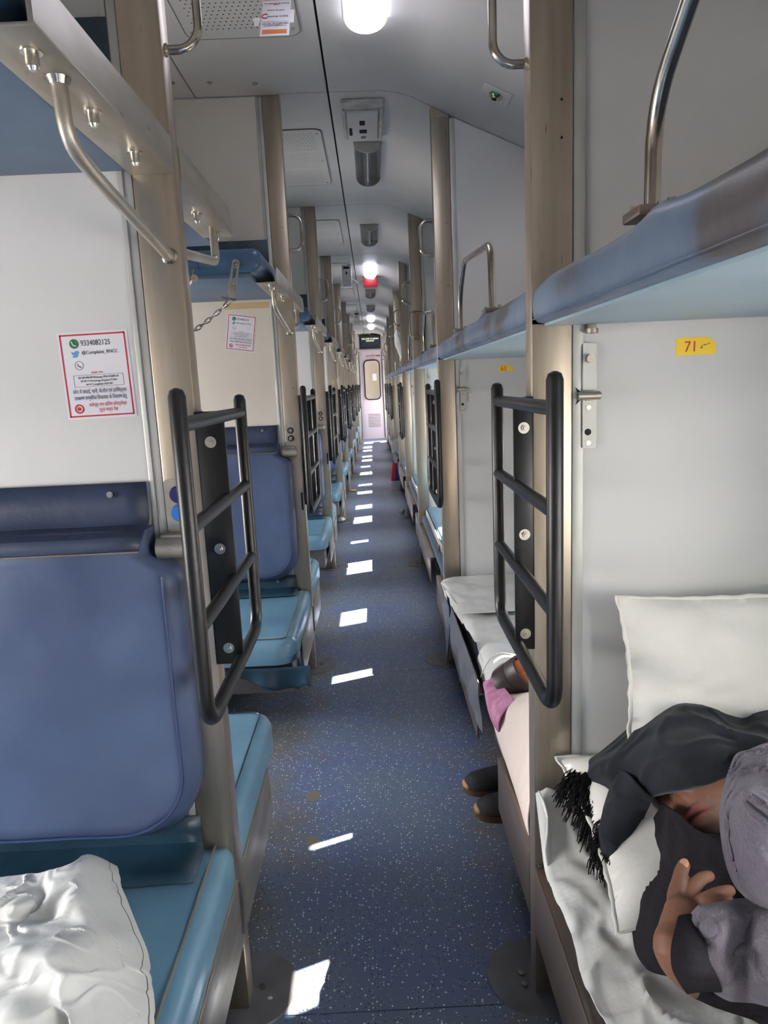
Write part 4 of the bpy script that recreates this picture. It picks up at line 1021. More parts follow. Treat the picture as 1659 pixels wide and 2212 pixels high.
def spl(pts, n):
    pts = [Vector(p) for p in pts]; m_ = len(pts)-1; out = []
    for i in range(n+1):
        s_ = i/n*m_; k = min(int(s_), m_-1); t = s_-k
        out.append(cr(pts[max(k-1, 0)], pts[k], pts[k+1], pts[min(k+2, m_)], t))
    return out
def crease(p, s_, seed):
    w_ = Vector((noise.noise(p*s_*.5+Vector((seed, 3, 1))), noise.noise(p*s_*.5+Vector((7, seed, 2))), 0))*1.3
    a = abs(noise.noise(p*s_+w_+Vector((seed, 0, 4)))); b_ = abs(noise.noise(p*s_*2.1+w_+Vector((1, seed, 9))))
    return max(0, 1-a*4.5)**1.6+.45*max(0, 1-b_*4.5)**1.6
def patch(ctrl, nu, nv, amp=.004, sc=14, seed=0, ridge=.0, rdir=(1, .3, 0), rfreq=60, dirn=Vector((-.35, -.6, .72)), cre=0, csc=9):
    rows = [spl(r, nu) for r in ctrl]
    cols = [spl([r[i] for r in rows], nv) for i in range(nu+1)]
    out = []
    for j in range(nv+1):
        row = []
        for i in range(nu+1):
            p = cols[i][j]; e_ = min(1, 6*min(i/nu, 1-i/nu, j/nv, 1-j/nv)+.25)
            d = amp*noise.noise(p*sc+Vector((seed, 0, 0)))+amp*.5*noise.noise(p*sc*2.3+Vector((seed, 5, 0)))
            if ridge:
                q = p.dot(Vector(rdir))*rfreq+2.5*noise.noise(p*9+Vector((seed, 1, 1))); d += ridge*(abs(math.sin(q))-.5)*(noise.noise(p*6+Vector((9, seed, 0)))+.6)
            if cre: d += cre*(crease(p, csc, seed)-.3)
            row.append(p+dirn*d*e_)
        out.append(row)
    return out
def cloth(name, rows, m, par=None, thick=.002, extra=None):
    mb = MB(); mb.grid(rows)
    for r_ in (extra or []): mb.grid(r_)
    return mb.build(name, m, par, thick=thick, angle=75, fix=False)
def hfield(x0, x1, y0, y1, nx, ny, fn):
    return [[(x0+(x1-x0)*i/nx, y0+(y1-y0)*j/ny, fn(x0+(x1-x0)*i/nx, y0+(y1-y0)*j/ny)) for i in range(nx+1)] for j in range(ny+1)]
def wr(x, y, a, s=8, seed=0):
    q = noise.noise(Vector((x*s, y*s, seed)))
    r_ = 1-abs(noise.noise(Vector((x*s*1.6, y*s*.8, seed+4))))*2
    return a*(q*.6+max(0, r_)**3*.8)
def pillow(name, w_, d, t, mtx, m, root, seed=0):
    nu = 34; top, bot = [], []
    for j in range(nu+1):
        v = -1+2*j/nu; a, b = [], []
        for i in range(nu+1):
            u = -1+2*i/nu
            x = w_/2*u*(1-.075*(1-v*v)); y = d/2*v*(1-.09*(1-u*u))
            h = t/2*(max(0, 1-abs(u)**2.6))**.55*(max(0, 1-abs(v)**2.6))**.55
            e_ = min(1, 5*(1-max(abs(u), abs(v)))+.1)
            n_ = .012*noise.noise(Vector((u*2.2, v*2.2, seed)))*e_+.005*noise.noise(Vector((u*6, v*6, seed+2)))*e_
            pk = .006*math.sin(u*22+seed)*max(0, abs(v)-.7)+.006*math.sin(v*18)*max(0, abs(u)-.7)
            a.append(mtx @ Vector((x, y, h+n_+pk))); b.append(mtx @ Vector((x, y, -h+n_*.4)))
        top.append(a); bot.append(b)
    mb = MB(); mb.grid(top); mb.grid(bot)
    bmesh.ops.remove_doubles(mb.bm, verts=mb.bm.verts[:], dist=.0006)
    body = mb.build('pillow_body', m, root, angle=80)
    loop = []
    for i in range(nu+1): loop.append(top[0][i])
    for j in range(1, nu+1): loop.append(top[j][nu])
    for i in range(nu-1, -1, -1): loop.append(top[nu][i])
    for j in range(nu-1, 0, -1): loop.append(top[j][0])
    c_ = mtx @ Vector((0, 0, 0)); rows = [[p+(p-c_).normalized()*(-.002) for p in loop], [p+(p-c_).normalized()*(.007+.0015*math.sin(i*1.9)) for i, p in enumerate(loop)]]
    mb = MB(); mb.grid(rows, closed=True); mb.build('seam_flange', m, root, thick=.0015, fix=False)
    return root
def frame3(o, xa, ya):
    xa = Vector(xa).normalized(); ya = (Vector(ya)-xa*Vector(ya).dot(xa)).normalized(); za = xa.cross(ya)
    return Matrix(((xa.x, ya.x, za.x, o[0]), (xa.y, ya.y, za.y, o[1]), (xa.z, ya.z, za.z, o[2]), (0, 0, 0, 1)))

# crumpled sheet on the nearest left seat
sh = cloth('bed_sheet', patch(SHEET_LEFT, 170, 150, .010, 12, 3, cre=.018, csc=9), M['sheet'], thick=.002)
tag(sh, 'crumpled white bed sheet heaped on the nearest left teal seat', 'bed sheet')
hem = []
for r_ in patch(SHEET_LEFT, 170, 150, .010, 12, 3, cre=.018, csc=9): hem.append(r_[159]+Vector((0, 0, .0022)))
MB().tube(hem, .0011, 5).build('hem_stitch', M['thread'], sh)
# folded vinyl on the seat behind it
# near right berth: sheet, pillows
def near_sheet(x, y):
    z = .390+wr(x, y, .008, 7, 1)+.011*crease(Vector((x, y, 0)), 7, 5)
    if y > -.11: z += .105*((y+.11)/.09)**1.5*max(0, 1-(x-.29)/.5)
    if x < .335: z -= .012*((.335-x)/.045)**2
    return z
rows = hfield(.292, XWR-.03, -1.76, -.022, 90, 220, near_sheet)
rows = [[(x-(.010*noise.noise(Vector((y*7, 0, 2)))+.004*math.sin(y*31))*(1 if i < 6 else 0)-(.006 if i == 0 else 0), y, z) for i, (x, y, z) in enumerate(r_)] for r_ in rows]
s2 = cloth('bed_sheet', rows, M['sheet'], thick=.002); tag(s2, 'white bed sheet spread under the sleeping person on the nearest right berth', 'bed sheet')
corner = [[(.289+.002*i+.01*math.sin(j*.9), -.030-.018*j, .497-.006*i-.030*j*(.6+.1*i)+.004*math.sin(i+j)) for i in range(5)] for j in range(5)]
cloth('turned_corner', [spl(c_, 10) for c_ in corner], M['sheet'], s2, thick=.003)
pf = empty('pillow', label='cream pillow lying flat under the black scarf on the nearest right berth', cat='pillow', group='cream pillows')
pillow('pillow', .58, .35, .115, frame3((.628, -.166, .505), (1, .02, .02), (-.10, 1, .33)), M['sheet_cream'], pf, 2)
pu = empty('pillow', label='cream pillow standing upright against the partition under number 71', cat='pillow', group='cream pillows')
pillow('pillow', .56, .34, .10, frame3((.712, -.072, .728), (1, .03, .0), (.0, .13, 1)), M['sheet_cream'], pu, 7)

# ------------------------------------------------------------------ the sleeping person
per = empty('person', (.6, -.7, .40), label='sleeping person lying on the nearest right berth, black scarf over the head, grey-lavender shawl', cat='person')
per_off = Matrix.Translation((-.6, .7, -.40))
la = Vector((.66, -.2, .72)).normalized(); aa = Vector((-.2, .9, .4)); aa = (aa-la*aa.dot(la)).normalized(); nn = la.cross(aa)
HC = Vector((.480, -.232, .600))-nn*.108+aa*.030
def head_mesh(mb):
    N1, N2 = 56, 72; rows = []
    def g(u, v, cu, cv, su, sv): return math.exp(-((u-cu)/su)**2-((v-cv)/sv)**2)
    for j in range(N1+1):
        th = math.pi*j/N1; row = []
        for i in range(N2):
            ph = 2*math.pi*i/N2
            l_ = math.sin(th)*math.sin(ph); n_ = math.sin(th)*math.cos(ph); a_ = math.cos(th)
            x, y, z = l_*.074, n_*.093, a_*.118
            if a_ < 0: x *= 1-.28*(-a_)**1.4; y *= 1-.10*(-a_)
            if n_ < 0: y *= 1.04
            if n_ > 0:
                fl_ = x; h = z
                d = .026*g(fl_, h, 0, -.014, .011, .013)+.014*g(fl_, h, 0, .008, .008, .024)     # nose
                d += .007*(g(fl_, h, .012, -.018, .006, .007)+g(fl_, h, -.012, -.018, .006, .007))   # nostrils wings
                d -= .006*(g(fl_, h, .006, -.028, .003, .004)+g(fl_, h, -.006, -.028, .003, .004))
                d += .007*(g(fl_, h, .03, .036, .02, .008)+g(fl_, h, -.03, .036, .02, .008))      # brows
                d -= .008*(g(fl_, h, .030, .020, .013, .010)+g(fl_, h, -.030, .020, .013, .010))   # sockets
                d += .006*(g(fl_, h, .030, .018, .010, .006)+g(fl_, h, -.030, .018, .010, .006))   # closed lids
                d += .0075*g(fl_, h, 0, -.046, .019, .0045)+.007*g(fl_, h, 0, -.058, .017, .005)-.0055*g(fl_, h, 0, -.0522, .024, .0022)  # lips
                d += .010*g(fl_, h, 0, -.088, .018, .014)-.005*g(fl_, h, 0, -.071, .02, .006)       # chin
                d += .004*(g(fl_, h, .045, -.012, .018, .018)+g(fl_, h, -.045, -.012, .018, .018))
                y += d
            row.append(HC+la*x+nn*y+aa*z)
        rows.append(row)
    vs = [[mb.bm.verts.new(p) for p in r_] for r_ in rows[1:-1]]
    t_ = mb.bm.verts.new(rows[0][0]); b_ = mb.bm.verts.new(rows[-1][0])
    for a, b in zip(vs, vs[1:]):
        for i in range(N2): mb.bm.faces.new((a[i], a[(i+1) % N2], b[(i+1) % N2], b[i]))
    for i in range(N2): mb.bm.faces.new((t_, vs[0][(i+1) % N2], vs[0][i])); mb.bm.faces.new((b_, vs[-1][i], vs[-1][(i+1) % N2]))
def ell(mb, c, r_, rot=None):
    g_ = bmesh.new(); bmesh.ops.create_icosphere(g_, subdivisions=3, radius=1)
    mt = Matrix.Translation(c) @ (rot or Matrix()) @ Matrix.Diagonal((r_[0], r_[1], r_[2], 1)); mb.merge(g_, 0, mt)
def limb(mb, pts, rs, n=5):
    P_ = spl(pts, (len(pts)-1)*n); R_ = [rs[min(int(i/n), len(rs)-2)]*(1-(i/n-min(int(i/n), len(rs)-2)))+rs[min(int(i/n), len(rs)-2)+1]*(i/n-min(int(i/n), len(rs)-2)) for i in range(len(P_))]
    mb.tube(P_, 0, 16, rs=R_)
    ell(mb, P_[0], (R_[0],)*3); ell(mb, P_[-1], (R_[-1],)*3)
b = MB(); head_mesh(b)
for s_ in (-1, 1): ell(b, HC+la*s_*.074-nn*.008+aa*.002, (.010, .018, .030), frame3((0, 0, 0), la, nn))
limb(b, [HC-aa*.05-nn*.02, HC-aa*.15-nn*.03, (.60, -.40, .515)], [.058, .056, .062])
limb(b, [(.605, -.40, .515), (.67, -.52, .51), (.69, -.70, .51), (.67, -.86, .52)], [.095, .112, .11, .12])
ell(b, (.56, -.43, .49), (.10, .085, .075)); ell(b, (.66, -.44, .56), (.09, .08, .085))
limb(b, [(.64, -.86, .52), (.52, -1.05, .53), (.45, -1.20, .50)], [.105, .085, .062]); limb(b, [(.45, -1.20, .50), (.60, -1.36, .47), (.74, -1.52, .45)], [.062, .056, .040])
limb(b, [(.68, -.88, .50), (.60, -1.10, .46), (.56, -1.26, .46)], [.10, .08, .06]); limb(b, [(.56, -1.26, .46), (.68, -1.42, .45), (.82, -1.58, .44)], [.06, .052, .038])
for q in ((.74, -1.52, .45), (.82, -1.58, .44)): limb(b, [q, (q[0]+.03, q[1]-.05, q[2]+.0), (q[0]-.06, q[1]-.10, q[2]-.0)], [.038, .036, .022])
limb(b, [(.66, -.46, .56), (.60, -.50, .51), (.50, -.46, .452)], [.062, .05, .036])
limb(b, [(.50, -.46, .452), (.415, -.458, .475), (.361, -.487, .545), (.372, -.468, .558), (.392, -.446, .566)], [.040, .028, .0225, .021, .024])
ell(b, (.404, -.437, .566), (.030, .026, .018), frame3((0, 0, 0), (.5, .8, .2), (.8, -.5, 0)))
limb(b, [(.388, -.436, .566), (.393, -.424, .577), (.402, -.411, .587), (.409, -.401, .594), (.417, -.392, .599)], [.013, .0125, .0105, .0098, .0085])
limb(b, [(.408, -.432, .572), (.420, -.419, .584), (.435, -.409, .589), (.452, -.397, .583)], [.0105, .0096, .0088, .0076])
limb(b, [(.412, -.440, .570), (.426, -.445, .586), (.446, -.438, .588), (.470, -.421, .578)], [.0105, .0098, .009, .0076])
limb(b, [(.410, -.448, .562), (.424, -.459, .576), (.444, -.453, .577), (.468, -.437, .567)], [.0102, .0094, .0086, .0072])
limb(b, [(.406, -.450, .555), (.419, -.464, .562), (.434, -.462, .561), (.452, -.450, .554)], [.009, .0082, .0076, .0064])
limb(b, [(.58, -.45, .46), (.56, -.50, .45), (.50, -.46, .44), (.48, -.40, .435)], [.05, .042, .032, .026])
body_o = b.build('person_body_src', M['skin'], None, fix=False)
md = body_o.modifiers.new('r', 'REMESH'); md.mode = 'VOXEL'; md.voxel_size = .0024
dg = bpy.context.evaluated_depsgraph_get(); me = bpy.data.meshes.new_from_object(body_o.evaluated_get(dg))
bpy.data.objects.remove(body_o)
me.materials.clear()
for mn in ('skin', 'blackcloth', 'lip', 'stubble', 'hair', 'nail'): me.materials.append(M[mn])
bmx = bmesh.new(); bmx.from_mesh(me)
for _ in range(1): bmesh.ops.smooth_vert(bmx, verts=bmx.verts[:], factor=.5, use_axis_x=True, use_axis_y=True, use_axis_z=True)
for f_ in bmx.faces:
    c_ = f_.calc_center_median(); q = c_-HC; x, y, z = q.dot(la), q.dot(nn), q.dot(aa); mi = 1
    if q.length < .16 and z > -.125:
        mi = 0
        if y > .03 and abs(x) < .025 and -.0635 < z < -.041 and abs(x) < .024*(1-((z+.052)/.0125)**2): mi = 2
        elif y > .0 and z < -.030 and abs(x) < .062 and (z < -.062 or (abs(x) < .034 and z < -.036)): mi = 3
        if z > .052 or y < -.005-.25*max(0, -z) and z > -.06: mi = 4
    elif (c_-Vector((.405, -.44, .57))).length < .085 or (c_.x < .40 and c_.y > -.54 and c_.z > .455 and c_.y < -.40): mi = 0
    f_.material_index = mi; f_.smooth = True
bmx.transform(per_off); bmx.to_mesh(me); bmx.free()
bo = bpy.data.objects.new('body', me); COL.objects.link(bo); bo.parent = per
def pcloth(name, ctrl, nu, nv, m, thick=.003, **k):
    rows = [[per_off @ p for p in r_] for r_ in patch(ctrl, nu, nv, **k)]
    return cloth(name, rows, m, per, thick)
pcloth('black_jacket_front', CLOTH_BLACK, 50, 46, M['blackcloth'], amp=.004, sc=9, cre=.010, csc=8)
pcloth('jacket_sleeve', SLEEVE, 20, 28, M['blackcloth'], amp=.003, sc=20)
sc_ = pcloth('head_scarf', SCARF, 130, 80, M['scarf'], thick=.0035, amp=.008, sc=8, seed=4, cre=.016, csc=6)
pcloth('scarf_end', SCARF_FOLD, 24, 40, M['scarf'], thick=.0035, amp=.004, sc=16, cre=.006, csc=14)
o_ = pcloth('shawl', SHAWL_UP, 70, 80, M['shawl'], thick=.004, amp=.006, sc=9, seed=2, cre=.016, csc=8)
o_ = pcloth('shawl_fold', SHAWL_LOW, 80, 70, M['shawl'], thick=.004, amp=.006, sc=8, seed=6, cre=.018, csc=8)
edge = spl([SHAWL_UP[1][0], SHAWL_UP[0][0], SHAWL_UP[0][1], SHAWL_UP[0][2], SHAWL_UP[0][3]], 40)
b = MB()
for i, p in enumerate(edge):
    ell(b, per_off @ (p+Vector((0, 0, .004))), (.0035, .0035, .003))
o_ = b.build('crochet_trim', M['shawl'], per); o_['kind'] = 'stuff'
# tassels: yarn bundles falling from the scarf end
b = MB(); fa, fb = spl(FRINGE_A, 60), spl(FRINGE_B, 60)
for i in range(330):
    t = rnd.random(); cl = round(t*12)/12; q = t*.4+cl*.6
    a = fa[int(t*60)]; e_ = fb[min(60, int(q*60))]+Vector((rnd.uniform(-.012, .012), rnd.uniform(-.014, .014), rnd.uniform(-.003, .008)))
    pts = []
    s1, s2_ = rnd.uniform(0, 6), rnd.uniform(0, 6); am = rnd.uniform(.003, .010)
    L_ = rnd.uniform(.72, 1.05)
    for j in range(9):
        s_ = j/8*L_; p = a.lerp(e_, s_); w_ = math.sin(s_*math.pi)*.5+.3
        pts.append(per_off @ (p+Vector((math.sin(s_*9+s1)*am*w_, math.cos(s_*8+s2_)*am*w_, .022*math.sin(math.pi*min(1, s_))*.6+.004))))
    b.tube(pts, .0010, 5)
o_ = b.build('tassels', M['fringe'], per); o_['kind'] = 'stuff'
# hair edge showing above the scarf
b = MB()
for i in range(260):
    u = rnd.random(); x = -.02+.06*u
    base = Vector((.583+.055*u, -.083-.012*u, .668-.008*u))+Vector((rnd.uniform(-.006, .006), rnd.uniform(-.01, .01), rnd.uniform(-.006, .004)))
    d = Vector((rnd.uniform(-.3, .5), rnd.uniform(.1, .7), rnd.uniform(.6, 1.1))).normalized()*rnd.uniform(.012, .026)
    b.tube([per_off @ base, per_off @ (base+d*.6), per_off @ (base+d+Vector((.004, .003, -.003)))], .0006, 4)
ell(b, per_off @ Vector((.612, -.092, .655)), (.05, .03, .026))
o_ = b.build('hair', M['hair'], per); o_['kind'] = 'stuff'
ell_b = MB(); ell(ell_b, per_off @ Vector((.4155, -.3955, .6045)), (.0062, .0075, .0030), frame3((0, 0, 0), (.7, -.6, 0), (.5, .6, .4))); ell_b.build('thumb_nail', M['nail'], per)

# ------------------------------------------------------------------ second right berth bedding
def hang(ctrl, nu, nv, **k): return patch(ctrl, nu, nv, **k)
pk = [[(.300, .46-.0*i, .0) for i in range(2)]]
ped = [[(.298, .10, .300), (.303, .10, .39), (.36, .10, .52), (.52, .10, .56), (.9, .10, .50)],  # cover raised into a hump behind the post to trim the sun patch
       [(.300, .20, .310), (.304, .20, .395), (.36, .20, .52), (.52, .20, .58), (.9, .20, .50)],
       [(.300, .34, .320), (.304, .34, .395), (.36, .34, .50), (.52, .34, .56), (.9, .34, .48)],
       [(.298, .47, .330), (.302, .47, .40), (.35, .48, .45), (.55, .50, .46), (.9, .50, .41)],
       [(.296, .58, .350), (.300, .59, .405), (.345, .60, .412), (.55, .60, .41), (.9, .60, .41)]]
o_ = cloth('blanket', patch(ped, 40, 40, .006, 12, 3, .004, (.3, 1, 0), 40, Vector((-.4, 0, .9))), M['pink'], thick=.003); tag(o_, 'pale pinkish cotton cover hanging over the edge of the second right berth', 'blanket')
pc_ = [[(.290, .66, .395), (.287, .60, .375), (.288, .52, .365), (.292, .44, .375)], [(.290, .66, .420), (.288, .60, .420), (.289, .52, .424), (.296, .43, .420)], [(.33, .66, .435), (.33, .60, .442), (.332, .53, .452), (.34, .46, .455)]]
o_ = cloth('cloth', patch(pc_, 30, 20, .006, 24, 8, .004, (0, 1, .4), 90, Vector((-.5, -.2, .8))), M['pinkcloth'], thick=.003); tag(o_, 'small crumpled pink cloth under the brown roll', 'cloth')
ro = empty('brown_roll', (.372, .585, .462), label='dark brown open roll with an orange-brown inside, behind the nearest right ladder', cat='roll')
q = frame3((0, 0, 0), (.62, -.30, .62), (-.2, 1, .1))
b = MB(); R0 = .052
rings = []
for (xx, rr2) in ((-.052, .034), (-.050, .046), (-.046, R0), (-.004, R0), (-.002, R0-.0015), (0, R0), (.034, R0), (.038, R0-.004), (.034, R0-.008), (.006, R0-.009)):
    rings.append([q @ Vector((xx, rr2*math.cos(t), rr2*math.sin(t))) for t in [2*math.pi*i/32 for i in range(32)]])
b.grid(rings, closed=True); b.bm.faces.new([b.bm.verts.new(p) for p in rings[0]]); b.build('outer_band', M['brown'], ro)
b = MB(); ell(b, Vector((0, 0, 0)), (.046, .0425, .0425), q); 
for v in b.bm.verts: v.co += q @ Vector((.014, 0, 0))
b.build('inner_core', M['orange'], ro)  # plain orange-brown core, no emission
def far_sheet(x, y): return .392+wr(x, y, .008, 7, 8)+.012*crease(Vector((x, y, 0)), 8, 2)+(.02 if y > 1.5 else 0)
rows = hfield(.318, .95, .70, 1.62, 26, 40, far_sheet)
rows = [[((.318-.05*max(0, (y-1.05)/.57) if i == 0 else x), y, z) for i, (x, y, z) in enumerate(r_)] for r_ in rows]
o_ = cloth('bed_sheet', rows, M['sheet'], thick=.002); tag(o_, 'rumpled white sheet spread along the second right berth', 'bed sheet')
cor = [[(.262, 1.70, .425), (.275, 1.60, .425), (.292, 1.45, .420), (.305, 1.30, .410)], [(.30, 1.74, .435), (.31, 1.62, .43), (.33, 1.46, .425), (.34, 1.30, .415)], [(.42, 1.76, .435), (.44, 1.62, .43), (.46, 1.46, .425), (.48, 1.30, .415)], [(.9, 1.77, .43), (.9, 1.62, .43), (.9, 1.46, .425), (.9, 1.30, .415)]]
cloth('sheet_top', patch(cor, 30, 30, .008, 9, 5, .003, (.6, .6, 0), 30, Vector((0, 0, 1))), M['sheet'], o_, thick=.002)
cor = [[(.262, 1.70, .425), (.270, 1.66, .40), (.278, 1.63, .34), (.280, 1.60, .325)], [(.268, 1.60, .42), (.276, 1.57, .39), (.28, 1.55, .35), (.282, 1.53, .335)]]
cloth('hanging_corner', patch(cor, 14, 10, .004, 20, 5), M['sheet'], o_, thick=.002)
wl = [[(.30, .70, .36), (.325, .71, .43), (.37, .72, .455), (.43, .73, .44)], [(.305, .80, .36), (.33, .80, .425), (.37, .80, .445), (.43, .80, .43)], [(.31, .95, .37), (.335, .95, .42), (.38, .95, .43), (.44, .95, .42)]]
o_ = cloth('folded_sheet', patch(wl, 24, 20, .003, 14, 2), M['sheet'], thick=.003); tag(o_, 'folded white sheet with a piped edge between the brown roll and the rumpled sheet', 'bed sheet')
MB().tube(spl([(.300, .80, .372), (.329, .80, .431), (.37, .80, .451), (.425, .80, .436)], 20), .002, 6).build('piped_edge', M['white'], o_)
bl = [[(.286, y, .386), (.280+.012*math.sin(y*30), y, .34), (.282+.014*math.sin(y*26+1), y, .27), (.292+.01*math.sin(y*30), y, .215+.03*math.sin(y*9))] for y in [.72+.06*i for i in range(17)]]
o_ = cloth('blanket', patch(bl, 16, 100, .006, 16, 1, .004, (0, 1, .3), 60, Vector((-1, 0, 0))), M['poly'], thick=.003); tag(o_, 'dark grey crumpled blanket hanging below the rumpled sheet, right of the aisle', 'blanket')
tv = MB().prism([(.93, 1.22), (1.0, 1.22)][:0] or [(1.48, .385), (1.70, .385), (1.70, .20), (1.62, .10), (1.50, .26)], 'x', .2735, .2765).build('vinyl_tail', M['greyv'], o_)
# ------------------------------------------------------------------ shoes under the second right berth
for i, (px_, py_, rz, lab) in enumerate(((.372, .795, math.radians(190), 'dark shoe with a tan toe cap under the second right berth, farther of the pair'), (.392, .650, math.radians(184), 'dark shoe with a tan toe cap under the second right berth, nearer of the pair'))):
    r = empty('shoe', (px_, py_, 0), label=lab, cat='shoe', group='pair of dark shoes'); r.rotation_euler = (0, 0, rz)
    L_ = .27
    def wid(t): return .036+.014*math.exp(-((t-.72)/.25)**2)-.006*math.exp(-((t-.35)/.15)**2)
    rows = []
    for j in range(25):
        t = j/24; x = -.13+L_*t; w_ = wid(t)*math.sqrt(max(.02, 1-((t-.5)/.502)**8)); h = .030+.055*(1-t)**.8 if t < .98 else .02
        h = .088-.050*t**.7*1.0 if t < .8 else (.045)*math.sqrt(max(0.05, 1-((t-.8)/.205)**2))
        rows.append([(x, w_*math.cos(a)*(1 if math.sin(a) < .4 else .9), .012+h*max(0, math.sin(a))**.75) for a in [math.pi*k_/14 for k_ in range(15)]])
    b = MB(); b.grid(rows); b.bm.faces.new([b.bm.verts.new(p) for p in rows[0]]); b.bm.faces.new([b.bm.verts.new(p) for p in rows[-1]]); b.build('upper', M['shoe'], r)
    out_ = [(-.13+L_*j/24, (wid(j/24)+.003)*math.sqrt(max(.0, 1-((j/24-.5)/.502)**8))) for j in range(25)]
    b = MB(); b.prism(out_+[(x, -y) for x, y in reversed(out_)], 'z', 0, .017); b.build('sole', M['sole'], r)
    b = MB(); ell(b, (.130, 0, .020), (.013, .026, .012)); b.build('toe_cap', M['toe'], r)
    for s_ in range(4):
        b = MB(); b.tube([(.0+.016*s_, -.018, .071-.009*s_), (.002+.016*s_, 0, .077-.009*s_), (.0+.016*s_, .018, .071-.009*s_)], .0022, 6); b.build('lace', M['fringe'], r)
# ------------------------------------------------------------------ far seated person, red and blue bag, far pillow
fp = empty('person', (.40, 8.75, 0), label='seated person far down the aisle on the right in grey trousers and white shirt', cat='person')
b = MB()
limb(b, [(.30, 0, .50), (.12, -.05, .47), (-.10, -.14, .46)], [.10, .085, .065]); limb(b, [(-.10, -.14, .46), (-.10, -.15, .30), (-.075, -.16, .10)], [.065, .058, .048])
limb(b, [(.30, .16, .50), (.12, .14, .47), (-.06, .10, .46)], [.10, .085, .065]); limb(b, [(-.06, .10, .46), (-.06, .10, .30), (-.05, .10, .10)], [.065, .058, .048])
limb(b, [(.32, .08, .53), (.36, .08, .75), (.36, .08, .92)], [.14, .15, .13]); limb(b, [(.36, .08, .95), (.355, .08, 1.04)], [.055, .052]); ell(b, (.345, .08, 1.135), (.082, .075, .11))
for yy in (-.08, .24): limb(b, [(.36, yy, .92), (.28, yy, .70), (.14, .08 if yy > 0 else .0, .58)], [.055, .045, .034]); 
for yy in (-.165, .10): limb(b, [(-.07, yy, .06), (-.10, yy-.04, .045), (-.15, yy-.12, .035)], [.042, .042, .030])
o_ = b.build('src', M['trouser'], None, fix=False); md = o_.modifiers.new('r', 'REMESH'); md.mode = 'VOXEL'; md.voxel_size = .012
dg = bpy.context.evaluated_depsgraph_get(); me = bpy.data.meshes.new_from_object(o_.evaluated_get(dg)); bpy.data.objects.remove(o_)
me.materials.clear()
for mn in ('trouser', 'sheet', 'skin', 'shoe'): me.materials.append(M[mn])
for p_ in me.polygons:
    c_ = p_.center; p_.material_index = 3 if c_.z < .09 else 0 if c_.z < .535 and not (c_.x > .2 and c_.z > .50) else 1 if c_.z < .99 and c_.x > .17 else 2 if c_.z > .535 else 0; p_.use_smooth = True
bo = bpy.data.objects.new('body', me); COL.objects.link(bo); bo.parent = fp
b = MB(); b.grid(patch([[(-.04, -.20, .535), (.06, -.17, .55), (.2, -.14, .58)], [(-.05, -.22, .49), (.06, -.175, .47), (.2, -.15, .48)]], 12, 6, .004)); b.build('shirt_hem', M['sheet'], fp, thick=.004)
bg_ = empty('shopping_bag', (.285, 8.20, 0), label='red and blue striped shopping bag on the floor in front of the far seated person', cat='bag')
b = MB(); prof_ = [(-.075, 0), (.085, 0), (.060, .22), (-.045, .24)]
for i in range(4): pass
def seg(x0, x1, mt, nm):
    b = MB(); f0 = lambda x, z: x*(1-.35*z/.24)
    b.prism([(f0(x0, 0), 0.001), (f0(x1, 0), 0.001), (f0(x1, .23), .23), (f0(x0, .23), .235)], 'y', -.055, .055); return b.build(nm, mt, bg_)
seg(-.085, -.03, M['bagred'], 'red_side'); seg(-.0295, .03, M['bagblue'], 'blue_stripe'); seg(.0305, .085, M['bagred'], 'red_side')
MB().tube([(-.05, -.02, .23), (-.055, -.02, .34), (-.01, -.02, .40), (.03, -.02, .34), (.03, -.02, .23)], .006, 8, fillet=.04).build('handle', M['bagblue'], bg_)
fpw = empty('pillow', label='white pillow leaning on the guard rail of a far side upper berth', cat='pillow'); 
pillow('pillow', .34, .22, .10, frame3((.33, 6.55, 1.70), (-.25, 0, 1), (0, 1, 0.1)), M['sheet'], fpw, 3)
# wire bottle holder on the fourth right post
wb = empty('wire_bottle_holder', (XR+.03, 2*P, 1.58), label='black wire holder on the third right post above the side upper berth', cat='bottle holder')
for z in (.02, .18): MB().tube([(-.0, -.001, z), (-.045, -.03, z), (-.045, -.10, z), (.045, -.10, z), (.045, -.03, z), (.0, -.001, z)], .0035, 8, fillet=.03).build('wire_hoop', M['chrome'], wb)
for x in (-.045, .045): MB().tube([(x, -.09, .02), (x, -.09, .18)], .003, 8).build('wire_upright', M['chrome'], wb)
MB().box(-.02, .02, -.004, -.0005, .0, .20, .002).build('back_plate', M['steel_dark'], wb)
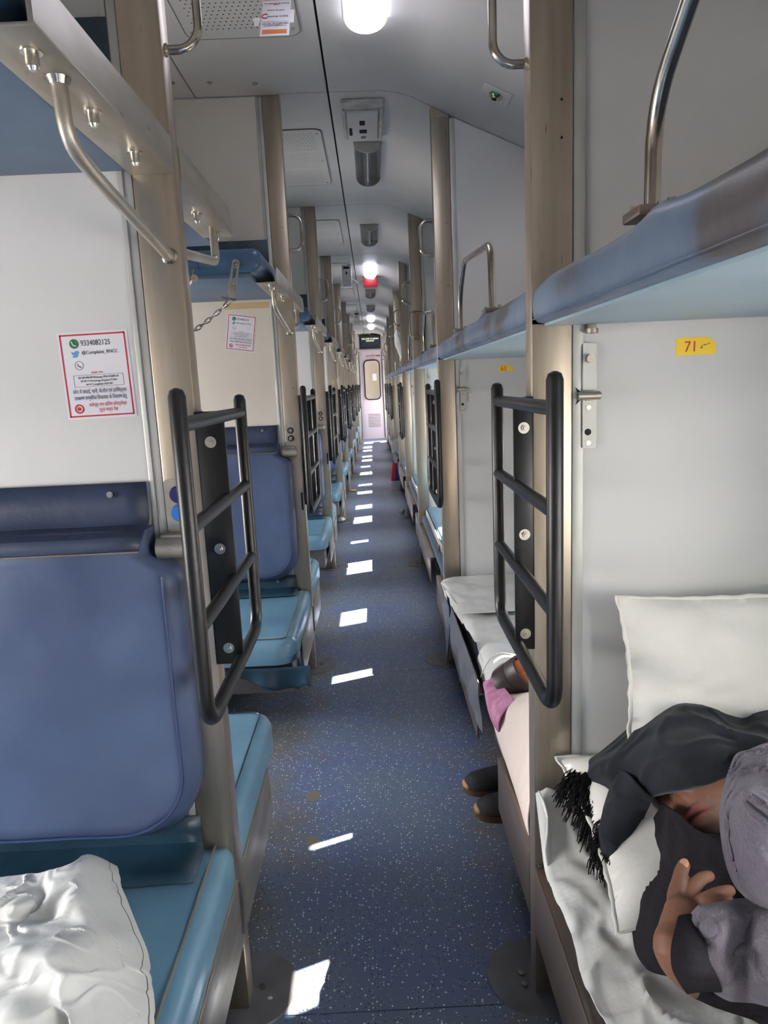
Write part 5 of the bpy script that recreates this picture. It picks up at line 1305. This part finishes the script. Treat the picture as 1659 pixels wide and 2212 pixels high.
# litter and stains on the floor
for i, (x, y, rx, ry, lab) in enumerate(((-.252, .782, .022, .030, 'brown oval stain on the floor, farther of the two at the left'), (-.236, .556, .020, .022, 'brown oval stain on the floor, nearer of the two at the left'), (.03, 1.309, .012, .018, 'small dark round spot on the floor in mid aisle'))):
    b = MB(); b.prism([(x+rx*math.cos(t)*(1+.12*math.sin(3*t+i)), y+ry*math.sin(t)) for t in [2*math.pi*j/20 for j in range(20)]], 'z', 0, .0005)
    tag(b.build('floor_stain', mat('stain', (128, 118, 104), .6)), lab, 'stain')
b = MB()
ell(b, (-.375, 5.42, .022), (.055, .05, .022))
for v in b.bm.verts: v.co += Vector((1, 1, .6))*.014*noise.noise(v.co*60)
for v in b.bm.verts: v.co.z = max(.0005, v.co.z)
tag(b.build('crumpled_foil', M['foil'], angle=20), 'crumpled silver foil by the foot of the fourth left post', 'litter')
tag(MB().tube([(-.34, 5.30, .004), (-.22, 5.36, .003), (-.11, 5.34, .003)], .003, 6).build('thin_stick', M['offwhite']), 'thin pale stick on the floor beside the crumpled foil', 'litter')
b = MB(); ell(b, (.249, 5.68, .028), (.022, .022, .028)); tag(b.build('crumpled_wrapper', M['foil']), 'small crumpled wrapper on the floor right of mid aisle', 'litter')
b = MB(); ell(b, (-.30, 7.35, .016), (.05, .035, .015)); 
for v in b.bm.verts: v.co += Vector((1, 1, .4))*.012*noise.noise(v.co*70)
for v in b.bm.verts: v.co.z = max(.0005, v.co.z)
tag(b.build('paper_scrap', M['tape'], angle=20), 'tan paper scrap on the floor by the fifth left post', 'litter')
b = MB(); ell(b, (-.282, .022, .0035), (.006, .004, .003)); tag(b.build('crumb', M['sheet']), 'tiny white crumb beside the nearest left post', 'litter')
# unseen curtains added to trim the sun patches and window light
for k, spans in {-1: ((1.20, 1.54),), 0: ((.30, .50), (.61, .72), (1.055, 1.53)), 1: ((.43, .74), (1.01, 1.10), (1.34, 1.54)), 2: ((1.01, 1.31), (1.40, 1.54)), 3: ((1.01, 1.12), (1.36, 1.54),), 4: ((.55, .75), (1.2, 1.54)), 5: ((1.01, 1.30),), 6: ((1.3, 1.54),)}.items():
    for (a, c_) in spans:
        n_ = max(6, int((c_-a)*60)); y0 = k*P+a
        rows = [[(XWR-.022+.007*math.sin(i*.95), y0+(c_-a)*i/n_, z) for i in range(n_+1)] for z in (1.36, 1.1, .9, .66)]
        o_ = cloth('window_curtain', rows, M['flap'], thick=.002)
        tag(o_, 'added blue curtain over the %s part of the %s right window pair' % ('near' if a < .5 else 'middle' if a < .9 else 'far' if a < 1.15 else 'farthest', ('nearest' if k < 0 else ORD[k+1])), 'curtain', 'added curtains on the right windows')
